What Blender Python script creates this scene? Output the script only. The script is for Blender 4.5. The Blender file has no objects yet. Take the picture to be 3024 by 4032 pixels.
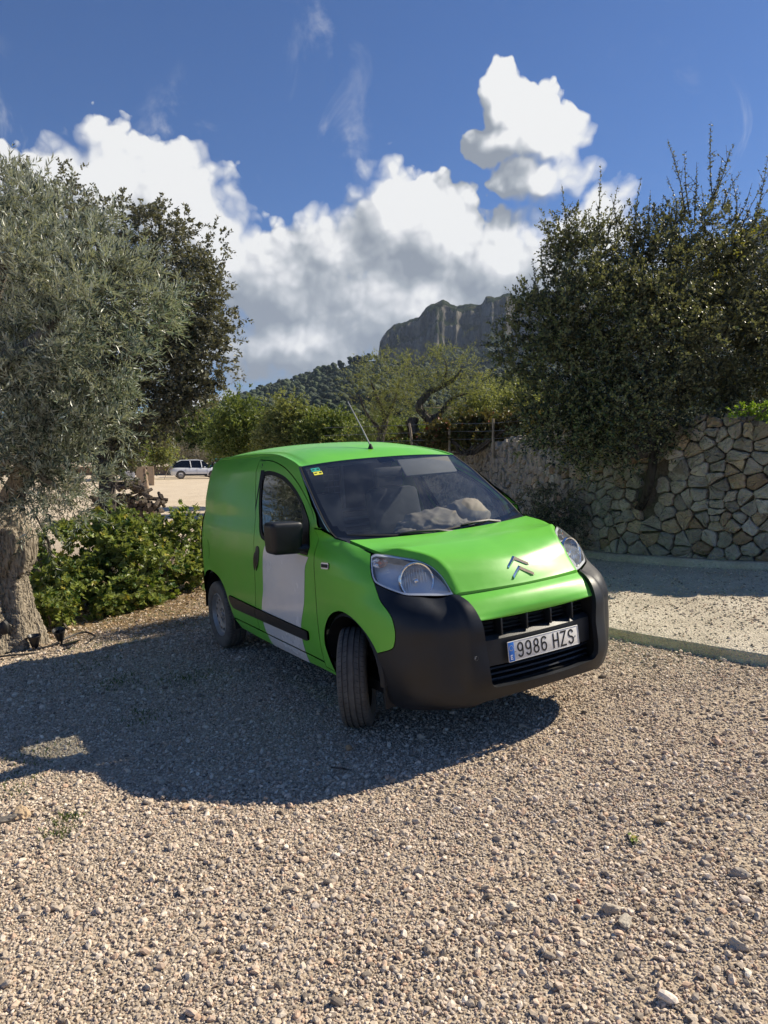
import bpy, bmesh, math, random
import numpy as np
from mathutils import Vector, Matrix
from mathutils.geometry import delaunay_2d_cdt
R_ = math.radians
scene = bpy.context.scene
COL = scene.collection
# ------------------------------------------------------------------ camera
YAW, PITCH = R_(149.59), R_(-4.85)
CAM = Vector((3.7376, -2.7769, 1.6221))
FW = Vector((math.cos(YAW)*math.cos(PITCH), math.sin(YAW)*math.cos(PITCH), math.sin(PITCH)))
RT = Vector((math.sin(YAW), -math.cos(YAW), 0)).normalized()
UPV = RT.cross(FW)
cd = bpy.data.cameras.new('camera'); cam = bpy.data.objects.new('camera', cd); COL.objects.link(cam)
cam.matrix_world = Matrix((( RT.x, UPV.x, -FW.x, CAM.x), (RT.y, UPV.y, -FW.y, CAM.y), (RT.z, UPV.z, -FW.z, CAM.z), (0, 0, 0, 1)))
cd.sensor_fit = 'VERTICAL'; cd.sensor_height = 36.0; cd.lens = 36.0*2839.9/4032.0
cd.clip_start = 0.05; cd.clip_end = 30000
scene.camera = cam
# the van and the gravel it stands on lean four degrees towards the left of the view
TILT = Matrix.Rotation(R_(-3.99), 4, FW)
FH = Vector((math.cos(YAW), math.sin(YAW), 0))
def W(a, d, z):
    """a metres right of the camera, d metres ahead of it, z height"""
    return Vector((CAM.x+a*RT.x+d*FH.x, CAM.y+a*RT.y+d*FH.y, z))
def AD(x, y):
    dx, dy = x-CAM.x, y-CAM.y
    return dx*RT.x+dy*RT.y, dx*FH.x+dy*FH.y
# ------------------------------------------------------------------ light
SUN_AZ, SUN_EL = R_(83.4), R_(41.0)
sd = Vector((math.cos(SUN_AZ)*math.cos(SUN_EL), math.sin(SUN_AZ)*math.cos(SUN_EL), math.sin(SUN_EL)))
sl = bpy.data.lights.new('sun', 'SUN'); sl.energy = 5.0; sl.angle = R_(0.55); sl.color = (1.0, .90, .73)
so = bpy.data.objects.new('sun', sl); COL.objects.link(so); so.rotation_euler = sd.to_track_quat('Z', 'Y').to_euler(); so.location = (0, 0, 30)
scene.view_settings.view_transform = 'Standard'; scene.view_settings.look = 'None'
scene.view_settings.exposure = 0.55; scene.view_settings.gamma = 1.0; scene.view_settings.use_curve_mapping = False
cy = scene.cycles
cy.max_bounces = 8; cy.diffuse_bounces = 3; cy.glossy_bounces = 3; cy.transmission_bounces = 4; cy.transparent_max_bounces = 12; cy.volume_bounces = 1
cy.caustics_reflective = False; cy.caustics_refractive = False
try:
    cy.use_denoising = True; cy.denoiser = 'OPENIMAGEDENOISE'
except Exception: pass
world = bpy.data.worlds.new('World'); scene.world = world; world.use_nodes = True
class NT:
    """small helper for node trees"""
    def __init__(s, tree): s.t = tree; s.n = tree.nodes; s.l = tree.links
    def add(s, typ, **kw):
        n = s.n.new(typ)
        for k, v in kw.items(): setattr(n, k, v)
        return n
    def put(s, sock, v):
        if hasattr(v, 'links') or isinstance(v, bpy.types.NodeSocket): s.l.new(v, sock)
        else: sock.default_value = v
    def math(s, op, a, b=None, c=None, clamp=False):
        n = s.add('ShaderNodeMath', operation=op, use_clamp=clamp); s.put(n.inputs[0], a)
        if b is not None: s.put(n.inputs[1], b)
        if c is not None: s.put(n.inputs[2], c)
        return n.outputs[0]
    def vec(s, op, a, b=None, out=0):
        n = s.add('ShaderNodeVectorMath', operation=op); s.put(n.inputs[0], a)
        if b is not None: s.put(n.inputs[1] if op != 'SCALE' else n.inputs[3], b)
        return n.outputs[out]
    def noise(s, vec, scale, detail=4, rough=.55, dist=0, out=0, dims='3D'):
        n = s.add('ShaderNodeTexNoise', noise_dimensions=dims); s.l.new(vec, n.inputs['Vector'])
        n.inputs['Scale'].default_value = scale; n.inputs['Detail'].default_value = detail; n.inputs['Roughness'].default_value = rough; n.inputs['Distortion'].default_value = dist
        return n.outputs[out]
    def voro(s, vec, scale, feature='F1', out='Distance', rand=1, dims='3D'):
        n = s.add('ShaderNodeTexVoronoi', feature=feature, voronoi_dimensions=dims); s.l.new(vec, n.inputs['Vector']); n.inputs['Scale'].default_value = scale; n.inputs['Randomness'].default_value = rand
        return n.outputs[out]
    def ramp(s, fac, stops, interp='LINEAR'):
        n = s.add('ShaderNodeValToRGB'); s.l.new(fac, n.inputs[0]); cr = n.color_ramp; cr.interpolation = interp
        while len(cr.elements) < len(stops): cr.elements.new(.5)
        for e, (p, c) in zip(cr.elements, stops): e.position = p; e.color = (*c, 1) if len(c) == 3 else c
        return n.outputs[0]
    def mix(s, f, a, b, mode='MIX'):
        n = s.add('ShaderNodeMix', data_type='RGBA', blend_type=mode); s.put(n.inputs[0], f)
        for k, v in ((6, a), (7, b)):
            if isinstance(v, tuple): v = (*v, 1) if len(v) == 3 else v
            s.put(n.inputs[k], v)
        return n.outputs[2]
    def range(s, v, a, b, c=0., d=1., smooth=True):
        n = s.add('ShaderNodeMapRange', interpolation_type='SMOOTHSTEP' if smooth else 'LINEAR'); s.put(n.inputs[0], v)
        for k, q in zip((1, 2, 3, 4), (a, b, c, d)): n.inputs[k].default_value = q
        return n.outputs[0]
def cloud_group():
    """density of the cumulus bank as a function of direction (x = azimuth right of the view in rad, y = elevation in rad)"""
    g = bpy.data.node_groups.new('cloud_density', 'ShaderNodeTree')
    g.interface.new_socket('P', in_out='INPUT', socket_type='NodeSocketVector'); g.interface.new_socket('D', in_out='OUTPUT', socket_type='NodeSocketFloat'); g.interface.new_socket('S', in_out='OUTPUT', socket_type='NodeSocketFloat')
    T = NT(g); gi = T.add('NodeGroupInput'); go = T.add('NodeGroupOutput'); P = gi.outputs[0]
    # billowing edge warp
    w1 = T.noise(P, 3.4, 2, .5, out=1, dims='2D'); w = T.vec('SCALE', T.vec('SUBTRACT', w1, (.5, .5, .5)), .038)
    w2 = T.noise(P, 22, 2, .6, out=1, dims='2D'); w = T.vec('ADD', w, T.vec('SCALE', T.vec('SUBTRACT', w2, (.5, .5, .5)), .022))
    Q = T.vec('ADD', P, w)
    base = None
    for (cx, cy_, rx, ry) in CLOUDS:
        q = T.vec('SUBTRACT', Q, (cx, cy_, 0)); q = T.vec('MULTIPLY', q, (1/rx, 1/ry, 0)); L = T.vec('LENGTH', q, out=1)
        v = T.math('SUBTRACT', 1.0, L)
        base = v if base is None else T.math('SMOOTH_MAX', base, v, .12)
    v1 = T.voro(Q, 13, dims='2D'); v2 = T.voro(Q, 31, dims='2D'); v3 = T.voro(Q, 70, dims='2D')
    n3 = T.noise(P, 60, 3, .6, dims='2D')
    puff = T.math('MULTIPLY', T.math('SUBTRACT', .45, v1), .42)
    puff = T.math('ADD', puff, T.math('MULTIPLY', T.math('SUBTRACT', .42, v2), .36)); puff = T.math('ADD', puff, T.math('MULTIPLY', T.math('SUBTRACT', .42, v3), .20))
    puff = T.math('ADD', puff, T.math('MULTIPLY', T.math('SUBTRACT', n3, .5), .14))
    d = T.math('ADD', base, puff)
    T.l.new(d, go.inputs[0]); T.l.new(base, go.inputs[1])
    return g
CLOUDS = [(-.42,.29,.09,.07),(-.35,.30,.10,.085),(-.28,.29,.10,.08),(-.22,.25,.08,.085),(-.33,.18,.22,.14),(-.55,.2,.16,.12),(-.12,.22,.13,.08),(-.06,.26,.08,.075),(.01,.30,.07,.075),(.07,.28,.09,.07),(.05,.18,.24,.12),
 (.16,.25,.10,.07),(.24,.24,.09,.08),(.29,.28,.05,.05),(-.1,.14,.2,.06),(.25,.16,.2,.1),
 (.152,.432,.036,.045),(.180,.405,.055,.048),(.212,.385,.056,.040),(.15,.385,.055,.028),(.205,.345,.075,.03),(-.26,.07,.06,.03),
 (.50,.20,.06,.05),(1.1,.14,.3,.08),(-.95,.20,.25,.10)]
SKYTINT = (.45, .72, 1.10)
def build_world():
    T = NT(world.node_tree); T.n.clear()
    geo = T.add('ShaderNodeTexCoord'); D = geo.outputs['Generated']
    x = T.vec('DOT_PRODUCT', D, tuple(RT), out=1); f = T.vec('DOT_PRODUCT', D, tuple(FH), out=1)
    az = T.math('ARCTAN2', x, f); sep = T.add('ShaderNodeSeparateXYZ'); T.l.new(D, sep.inputs[0]); el = T.math('ARCSINE', sep.outputs[2])
    cmb = T.add('ShaderNodeCombineXYZ'); T.l.new(az, cmb.inputs[0]); T.l.new(el, cmb.inputs[1]); P = cmb.outputs[0]
    g = cloud_group()
    def dens(vec):
        n = T.add('ShaderNodeGroup'); n.node_tree = g; T.l.new(vec, n.inputs[0]); return n.outputs
    d0, b0 = dens(P); d1, b1 = dens(T.vec('ADD', P, (.040, .035, 0))); d2, b2 = dens(T.vec('ADD', P, (.007, .009, 0)))
    soft = T.range(T.noise(P, 6, 3, .6, dims='2D'), .40, .62, .10, .48); mask = T.math('SMOOTH_MIN', 1.0, T.math('DIVIDE', T.math('MAXIMUM', d0, 0.0), soft), .2, clamp=True)
    # how much cloud lies between here and the sun: the flank away from it goes grey
    body = T.range(b0, .02, .60); slope = T.math('ADD', T.math('MULTIPLY', T.math('SUBTRACT', b0, b1), 1.35), T.math('MULTIPLY', T.math('MULTIPLY', T.math('SUBTRACT', d0, d2), 1.9), T.math('SUBTRACT', 1.0, T.math('MULTIPLY', body, .72))))
    relief = T.math('MULTIPLY', T.math('SUBTRACT', d0, b0), .55)
    body = T.range(b0, .02, .62); low = T.range(el, .37, .16)
    wisp = T.noise(P, 5, 5, .6, dims='2D')
    lit2 = T.math('ADD', T.math('ADD', .64, slope), relief)
    lit2 = T.math('SUBTRACT', lit2, T.math('MULTIPLY', T.math('MULTIPLY', body, low), .27))
    lit2 = T.math('ADD', lit2, T.math('MULTIPLY', T.math('SUBTRACT', wisp, .5), .34), clamp=True)
    col = T.ramp(lit2, [(0, (.33, .37, .43)), (.35, (.47, .51, .56)), (.62, (.68, .71, .75)), (.82, (.90, .91, .935)), (1, (1.10, 1.10, 1.09))])
    sky = T.add('ShaderNodeTexSky', sky_type='NISHITA', sun_disc=False); sky.sun_elevation = SUN_EL; sky.sun_rotation = R_(90) - SUN_AZ
    sky.altitude = 300; sky.air_density = 1.0; sky.dust_density = .15; sky.ozone_density = 3.0
    bg = T.add('ShaderNodeBackground'); T.l.new(T.mix(1.0, sky.outputs[0], SKYTINT, 'MULTIPLY'), bg.inputs[0]); bg.inputs[1].default_value = .06
    bc = T.add('ShaderNodeBackground'); T.l.new(col, bc.inputs[0]); bc.inputs[1].default_value = .56
    # thin veil of high cirrus wisps
    wv = T.vec('MULTIPLY', P, (1.3, 1, 1)); ci = T.math('MULTIPLY', T.range(T.noise(wv, 7, 5, .62, .6, dims='2D'), .56, .78), T.range(T.noise(P, 2.3, 1, .5, dims='2D'), .5, .62))
    m2 = T.math('MAXIMUM', mask, T.math('MULTIPLY', ci, .35))
    above = T.range(sep.outputs[2], -.02, .01); m2 = T.math('MULTIPLY', m2, above)
    mx = T.add('ShaderNodeMixShader'); T.l.new(m2, mx.inputs[0]); T.l.new(bg.outputs[0], mx.inputs[1]); T.l.new(bc.outputs[0], mx.inputs[2])
    out = T.add('ShaderNodeOutputWorld'); T.l.new(mx.outputs[0], out.inputs[0])
    world.cycles.sampling_method = 'MANUAL'; world.cycles.sample_map_resolution = 512
build_world()
# ------------------------------------------------------------------ materials
def mat(name, color, rough=.6, metal=0., spec=.5, coat=0., var=0., vscale=8., bump=0., bscale=60., emis=None, detail=4, sheen=0.):
    m = bpy.data.materials.new(name); m.use_nodes = True; T = NT(m.node_tree); b = m.node_tree.nodes['Principled BSDF']
    b.inputs['Base Color'].default_value = (*color, 1); b.inputs['Roughness'].default_value = rough; b.inputs['Metallic'].default_value = metal
    b.inputs['Specular IOR Level'].default_value = spec; b.inputs['Coat Weight'].default_value = coat; b.inputs['Coat Roughness'].default_value = .12
    tc = T.add('ShaderNodeTexCoord').outputs['Object']
    if var:
        n = T.noise(tc, vscale, detail, .6); f = T.range(n, .3, .7, 1-var, 1+var, smooth=False)
        T.l.new(T.vec('SCALE', tuple(color), f), b.inputs['Base Color'])
        T.l.new(T.range(n, .3, .7, max(.02, rough-.08), min(1, rough+.08), smooth=False), b.inputs['Roughness'])
    if bump:
        n = T.noise(tc, bscale, 5, .6); bp = T.add('ShaderNodeBump'); bp.inputs['Strength'].default_value = 1; bp.inputs['Distance'].default_value = bump; T.l.new(n, bp.inputs['Height']); T.l.new(bp.outputs[0], b.inputs['Normal'])
    return m
def thin_glass(name, tint, refl=1.0, rough=.01, ior=1.5, haze=0.0, hazecol=(.6, .65, .7)):
    m = bpy.data.materials.new(name); m.use_nodes = True; T = NT(m.node_tree); T.n.clear()
    tr = T.add('ShaderNodeBsdfTransparent'); tr.inputs[0].default_value = (*tint, 1)
    gl = T.add('ShaderNodeBsdfGlossy'); gl.inputs['Roughness'].default_value = rough; gl.inputs['Color'].default_value = (1, 1, 1, 1)
    g = T.add('ShaderNodeNewGeometry'); cs = T.math('ABSOLUTE', T.vec('DOT_PRODUCT', g.outputs['Normal'], g.outputs['Incoming'], out=1))
    f = T.math('MULTIPLY_ADD', T.math('POWER', T.math('SUBTRACT', 1.0, cs, clamp=True), 5.0), 1-.045*refl, .045*refl, clamp=True)
    mx = T.add('ShaderNodeMixShader'); T.l.new(f, mx.inputs[0]); T.l.new(tr.outputs[0], mx.inputs[1]); T.l.new(gl.outputs[0], mx.inputs[2]); last = mx.outputs[0]
    if haze:
        df = T.add('ShaderNodeBsdfDiffuse'); df.inputs[0].default_value = (*hazecol, 1)
        tc = T.add('ShaderNodeTexCoord').outputs['Object']; nz = T.range(T.noise(tc, 6, 5, .65), .35, .75, haze*.5, haze*1.6)
        m3 = T.add('ShaderNodeMixShader'); T.l.new(nz, m3.inputs[0]); T.l.new(last, m3.inputs[1]); T.l.new(df.outputs[0], m3.inputs[2]); last = m3.outputs[0]
    o = T.add('ShaderNodeOutputMaterial'); T.l.new(last, o.inputs[0]); return m
# ------------------------------------------------------------------ mesh helpers
def mesh_np(name, V, F, mats, midx=None, smooth=True, normals=None):
    """V Nx3, F list of faces or an int array (all tris or all quads)"""
    me = bpy.data.meshes.new(name); V = np.asarray(V, np.float32)
    if isinstance(F, np.ndarray):
        k = F.shape[1]; n = len(F)
        me.vertices.add(len(V)); me.vertices.foreach_set('co', V.ravel()); me.loops.add(n*k); me.loops.foreach_set('vertex_index', F.astype(np.int32).ravel())
        me.polygons.add(n); me.polygons.foreach_set('loop_start', np.arange(0, n*k, k, dtype=np.int32)); me.polygons.foreach_set('loop_total', np.full(n, k, np.int32))
        me.update(calc_edges=True)
    else: me.from_pydata([tuple(map(float, v)) for v in V], [], F); me.update()
    for m in (mats if isinstance(mats, (list, tuple)) else [mats]): me.materials.append(m)
    if midx is not None: me.polygons.foreach_set('material_index', np.asarray(midx, np.int32))
    me.polygons.foreach_set('use_smooth', np.full(len(me.polygons), smooth))
    if normals is not None: me.normals_split_custom_set_from_vertices([tuple(map(float, n)) for n in normals])
    return me
def link(name, me, parent=None, **props):
    o = bpy.data.objects.new(name, me); COL.objects.link(o)
    if parent is not None: o.parent = parent
    for k, v in props.items(): o[k] = v
    return o
def empty(name, loc=(0, 0, 0), rz=0, **props):
    o = bpy.data.objects.new(name, None); COL.objects.link(o); o.location = loc; o.rotation_euler = (0, 0, rz); o.empty_display_size = .2
    for k, v in props.items(): o[k] = v
    return o
class MB:
    """collects simple shapes into one mesh"""
    def __init__(s): s.V = []; s.F = []; s.M = []
    def add(s, V, F, m=0):
        n = len(s.V); s.V += [tuple(v) for v in V]; s.F += [tuple(i+n for i in f) for f in F]; s.M += [m]*len(F); return s
    def box(s, c, size, rot=None, m=0, bev=0.0):
        x, y, z = (q/2 for q in size)
        if bev:
            b = bev; P = []
            bm = bmesh.new(); bmesh.ops.create_cube(bm, size=1)
            for v in bm.verts: v.co = Vector((v.co.x*size[0], v.co.y*size[1], v.co.z*size[2]))
            bmesh.ops.bevel(bm, geom=bm.edges[:], offset=b, segments=2, profile=.5, affect='EDGES')
            V = [v.co.copy() for v in bm.verts]; F = [[v.index for v in f.verts] for f in bm.faces]; bm.free()
        else:
            V = [Vector(p) for p in ((-x,-y,-z),(x,-y,-z),(x,y,-z),(-x,y,-z),(-x,-y,z),(x,-y,z),(x,y,z),(-x,y,z))]
            F = [(0,3,2,1),(4,5,6,7),(0,1,5,4),(1,2,6,5),(2,3,7,6),(3,0,4,7)]
        if rot is not None: V = [rot @ v for v in V]
        return s.add([v+Vector(c) for v in V], F, m)
    def tube(s, pts, rad, n=8, m=0, cap=True, flat=1.0):
        pts = [Vector(p) for p in pts]; rad = rad if isinstance(rad, (list, tuple)) else [rad]*len(pts)
        rings = []; up = None
        for i, p in enumerate(pts):
            t = (pts[min(i+1, len(pts)-1)]-pts[max(i-1, 0)]).normalized()
            if up is None:
                up = Vector((0, 0, 1)) if abs(t.z) < .9 else Vector((1, 0, 0))
            sx = t.cross(up).normalized(); up = sx.cross(t).normalized()
            rings.append([p+(sx*math.cos(q)+up*math.sin(q)*flat)*rad[i] for q in (2*math.pi*k/n for k in range(n))])
        V = [v for r in rings for v in r]; F = []
        for i in range(len(pts)-1):
            for k in range(n): F.append((i*n+k, i*n+(k+1) % n, (i+1)*n+(k+1) % n, (i+1)*n+k))
        if cap: F.append(tuple(range(n-1, -1, -1))); F.append(tuple((len(pts)-1)*n+k for k in range(n)))
        return s.add(V, F, m)
    def lathe(s, prof, n=32, axis='y', c=(0, 0, 0), m=0, ang=2*math.pi, ms=None):
        """prof: (offset along axis, radius)"""
        V = []; F = []; full = abs(ang-2*math.pi) < 1e-6; k = n if full else n+1
        for (a, r) in prof:
            for i in range(k):
                q = ang*i/n; u, v = r*math.cos(q), r*math.sin(q)
                V.append(Vector({'y': (u, a, v), 'x': (a, u, v), 'z': (u, v, a)}[axis])+Vector(c))
        for j in range(len(prof)-1):
            for i in range(n): a0, a1 = j*k+i, j*k+(i+1) % k; F.append((a0, a1, a1+k, a0+k))
        n0 = len(s.F); s.add(V, F, m)
        if ms is not None:
            for j in range(len(prof)-1):
                for i in range(n): s.M[n0+j*n+i] = ms[j]
        return s
    def build(s, name, mats, parent=None, smooth=True, sharp=35, **props):
        me = mesh_np(name, s.V, s.F, mats, s.M, smooth)
        if smooth and sharp: 
            try: me.set_sharp_from_angle(angle=R_(sharp))
            except Exception: pass
        return link(name, me, parent, **props)
def cr(pts, n=8, closed=False):
    """Catmull-Rom through 2D/3D points"""
    P = np.array(pts, float)
    if closed: P = np.vstack([P[-1], P, P[0], P[1]])
    else: P = np.vstack([2*P[0]-P[1], P, 2*P[-1]-P[-2]])
    out = []
    for i in range(1, len(P)-2):
        for t in np.linspace(0, 1, n, endpoint=False):
            a, b, c, d = P[i-1], P[i], P[i+1], P[i+2]
            out.append(.5*((2*b)+(-a+c)*t+(2*a-5*b+4*c-d)*t*t+(-a+3*b-3*c+d)*t**3))
    if not closed: out.append(P[-2])
    return [tuple(q) for q in out]
# ---------------------------------------------------------------- van skin: plan curves at a set of heights
ZR=[.24,.27,.33,.40,.60,.73,.80,.86,.96,1.05,1.10,1.13,1.20,1.30,1.41,1.50,1.56,1.62,1.68,1.72]
FRONT={
.24:[(.77,0),(.765,.2),(.735,.42),(.70,.52),(.615,.65),(.52,.72),(.40,.765),(.25,.775),(0,.785),(-.4,.79)],
.27:[(.815,0),(.81,.2),(.775,.42),(.738,.52),(.648,.65),(.548,.735),(.42,.785),(.25,.80),(0,.805),(-.4,.80)],
.33:[(.845,0),(.835,.2),(.80,.42),(.764,.52),(.68,.65),(.572,.747),(.428,.803),(.25,.825),(0,.832),(-.4,.824)],
.40:[(.853,0),(.845,.2),(.815,.42),(.778,.52),(.69,.65),(.578,.757),(.43,.813),(.25,.838),(0,.846),(-.4,.841)],
.60:[(.830,0),(.822,.2),(.805,.41),(.780,.52),(.70,.65),(.582,.762),(.432,.822),(.25,.848),(0,.858),(-.4,.858)],
.73:[(.80,0),(.797,.2),(.795,.416),(.770,.52),(.69,.65),(.575,.758),(.425,.82),(.25,.85),(0,.858),(-.4,.858)],
.80:[(.76,0),(.757,.2),(.745,.43),(.726,.51),(.647,.64),(.55,.742),(.415,.812),(.25,.847),(0,.858),(-.4,.857)],
.86:[(.71,0),(.70,.2),(.650,.445),(.617,.50),(.54,.645),(.48,.725),(.39,.797),(.24,.84),(0,.856),(-.4,.855)],
.96:[(.62,0),(.61,.2),(.545,.46),(.52,.505),(.465,.61),(.42,.695),(.345,.775),(.22,.826),(0,.848),(-.4,.850)],
1.05:[(.48,0),(.47,.2),(.40,.50),(.37,.55),(.335,.61),(.31,.66),(.275,.71),(.18,.775),(0,.820),(-.4,.838)],
1.10:[(.30,0),(.29,.2),(.26,.50),(.24,.56),(.22,.61),(.21,.65),(.19,.685),(.12,.72),(0,.770),(-.4,.826)],
1.13:[(.16,0),(.15,.2),(.12,.50),(.11,.56),(.10,.61),(.09,.65),(.07,.68),(.03,.70),(-.05,.725),(-.4,.817)],
}
WD={.24:.78,.27:.80,.33:.824,.40:.841,.60:.858,.73:.858,.80:.857,.86:.855,.96:.850,1.05:.838,1.10:.828,1.13:.820,1.20:.797,1.30:.768,1.41:.733,1.50:.70,1.56:.676,1.62:.642,1.68:.600,1.72:.56}
WR={1.30:.786,1.41:.759,1.50:.732,1.56:.706,1.62:.662,1.68:.600,1.72:.55}
def _rows():
    R=[]
    for z in ZR:
        fr=FRONT.get(z)
        if fr is None:
            b=FRONT[1.13]; fr=[(x-.35*(z-1.13)/.07*0.1,y) for x,y in b[:-1]]+[(-.4,WD[z])]
            fr[-2]=(-.2,WD[z]+.004)
            fr[-3]=(-.12,WD[z]-.01)
        w=WD[z]; wr=WR.get(z,w)
        lean=max(0,z-.95)*.13
        low=.03 if z<.6 else 0
        back=[(-1.2,w),(-1.7,w*.6+wr*.4),(-2.1,wr-.002),(-2.55,wr-.017),(-2.80,wr-.045),(-2.93-lean*.3,wr-.105),(-3.01-lean*.7-0*low,wr-.25),(-3.045+lean*.9,.25),(-3.05+lean,0)]
        if z>1.6: back=[(-1.2,w),(-1.7,w*.6+wr*.4),(-2.1,wr-.002),(-2.55,wr-.01),(-2.75,wr-.02),(-2.88,wr-.05),(-2.94,wr-.16),(-2.97,.25),(-2.98,0)]
        R.append(fr+back)
    return np.array(R)   # rows x cols x 2
ROWS=_rows()
def _cubic(t,T,V):
    """natural-ish Catmull-Rom on non-uniform knots, vectorised over t; V[k,...]"""
    T=np.asarray(T,float); n=len(T)
    m=np.zeros_like(V)
    h=np.diff(T); d=np.diff(V,axis=0)/h.reshape(-1,*([1]*(V.ndim-1)))
    hh=h.reshape(-1,*([1]*(V.ndim-1)))
    m[1:-1]=(d[:-1]*hh[1:]+d[1:]*hh[:-1])/(hh[1:]+hh[:-1]); m[0]=d[0]; m[-1]=d[-1]
    i=np.clip(np.searchsorted(T,t)-1,0,n-2); s=((t-T[i])/h[i]).reshape(-1,*([1]*(V.ndim-1))); H=h[i].reshape(s.shape)
    return (2*s**3-3*s**2+1)*V[i]+(s**3-2*s**2+s)*H*m[i]+(-2*s**3+3*s**2)*V[i+1]+(s**3-s**2)*H*m[i+1]
_base=ROWS[ZR.index(.60)]
UK=np.concatenate([[0],np.cumsum(np.hypot(*np.diff(_base,axis=0).T))])
_U=np.linspace(0,UK[-1],901); _Z=np.linspace(ZR[0],ZR[-1],401)
_g=_cubic(_U,UK,ROWS.transpose(1,0,2))          # U x rows x 2
_G=_cubic(_Z,ZR,_g.transpose(1,0,2)).transpose(1,0,2)  # U x Z x 2
def skin(u,z):
    """u may be negative (mirrored side); returns Nx3"""
    u=np.atleast_1d(np.asarray(u,float)); z=np.atleast_1d(np.asarray(z,float)); s=np.where(u<0,-1.,1.); a=np.abs(u)
    fi=np.clip(a/_U[-1]*900,0,899.999); fj=np.clip((z-ZR[0])/(ZR[-1]-ZR[0])*400,0,399.999)
    i=fi.astype(int); j=fj.astype(int); p=(fi-i)[:,None]; q=(fj-j)[:,None]
    v=(_G[i,j]*(1-p)+_G[i+1,j]*p)*(1-q)+(_G[i,j+1]*(1-p)+_G[i+1,j+1]*p)*q
    return np.stack([v[:,0],v[:,1]*s,z],1)
def skin_n(u,z,e=.006):
    a=skin(np.asarray(u)+e,z)-skin(np.asarray(u)-e,z); b=skin(u,np.asarray(z)+e)-skin(u,np.asarray(z)-e)
    n=np.cross(a,b); n/=np.linalg.norm(n,axis=1)[:,None]+1e-9
    return -n if False else n
def ux(x,z):
    """u of a side point given x (positive u)"""
    u=np.linspace(UK[2],UK[-2],1500); P=skin(u,np.full_like(u,z)); return float(np.interp(-x,-P[:,0],u))
def uy(y,z):
    u=np.linspace(0,UK[6],800); P=skin(u,np.full_like(u,z)); return float(np.interp(y,P[:,1],u))
# ------------------------------------------------------------------ van
GREEN = mat('green_vinyl_paint', (.145, .52, .048), rough=.40, spec=.45, coat=.22, var=.05, vscale=3, bump=.0006, bscale=9)
WHITE = mat('white_paint', (.76, .77, .78), rough=.22, coat=.6, var=.03, vscale=4)
BLACKP = mat('black_bumper_plastic', (.009, .0115, .0165), rough=.44, spec=.45, var=.45, vscale=4, bump=.0004, bscale=500)
DARKP = mat('dark_plastic', (.012, .012, .013), rough=.6)
GLOSSB = mat('gloss_black', (.006, .007, .009), rough=.06, spec=.6)
RUBBER = mat('rubber_seal', (.010, .010, .011), rough=.7)
TYRE = mat('tyre_rubber', (.12, .112, .10), rough=.85, var=.3, vscale=20, bump=.0006, bscale=180)
STEEL = mat('grey_steel_rim', (.33, .33, .33), rough=.42, metal=.35, var=.15, vscale=18)
CHROME = mat('chrome', (.82, .84, .88), rough=.10, metal=1)
GREYIN = mat('grey_interior', (.10, .11, .12), rough=.7)
FABRIC = mat('seat_fabric', (.035, .04, .05), rough=.9, bump=.002, bscale=90)
CLIP = mat('lamp_housing', (.84, .86, .88), rough=.22, metal=.3)
REFL = mat('lamp_reflector', (.9, .91, .93), rough=.13, metal=1, bump=.006, bscale=26)
LENS = thin_glass('lamp_lens', (.96, .97, .98), refl=1.6, rough=.03, haze=.10, hazecol=(.8, .83, .86))
WSG = thin_glass('windshield_glass', (.92, .94, .93), refl=1.6, rough=.012, haze=.03)
SIDEG = thin_glass('side_glass', (.66, .70, .69), refl=2.4, rough=.01, haze=.008)
ORANGE = mat('orange_bulb', (.7, .13, .02), rough=.3)
REDL = mat('red_lamp', (.45, .015, .012), rough=.15, coat=.6)
van = empty('delivery_van', label='bright green small panel van with white door panel and black bumper parked on the gravel', category='van')
def pip(px, py, poly):
    x, y = poly[:, 0], poly[:, 1]; x2, y2 = np.roll(x, -1), np.roll(y, -1); ins = np.zeros(len(px), bool)
    for a, b, c, d in zip(x, y, x2, y2):
        if b == d: continue
        ins ^= ((b > py) != (d > py)) & (px < (c-a)*(py-b)/(d-b)+a)
    return ins
def resample(poly, h):
    out = []
    for a, b in zip(poly, np.roll(poly, -1, 0)):
        k = max(1, int(math.ceil(np.linalg.norm(b-a)/h)))
        for t in range(k): out.append(a+(b-a)*t/k)
    return np.array(out)
def inset(poly, g):
    a = np.roll(poly, 1, 0); b = np.roll(poly, -1, 0); t1 = poly-a; t2 = b-poly
    t1 /= np.linalg.norm(t1, axis=1)[:, None]+1e-9; t2 /= np.linalg.norm(t2, axis=1)[:, None]+1e-9
    n = np.stack([-(t1+t2)[:, 1], (t1+t2)[:, 0]], 1); l = np.linalg.norm(n, axis=1)[:, None]; n = n/np.maximum(l, 1e-6)
    k = np.maximum(.5, l/2); area = .5*np.sum(poly[:, 0]*b[:, 1]-b[:, 0]*poly[:, 1])
    return poly+n*(g/k)*(1 if area > 0 else -1)
def outward(P, N):
    c = np.array([-1.1, 0, .75]); v = P-c; v[:, 0] *= .35; s = np.sign((N*v).sum(1)); s[s == 0] = 1
    return N*s[:, None]
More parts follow.
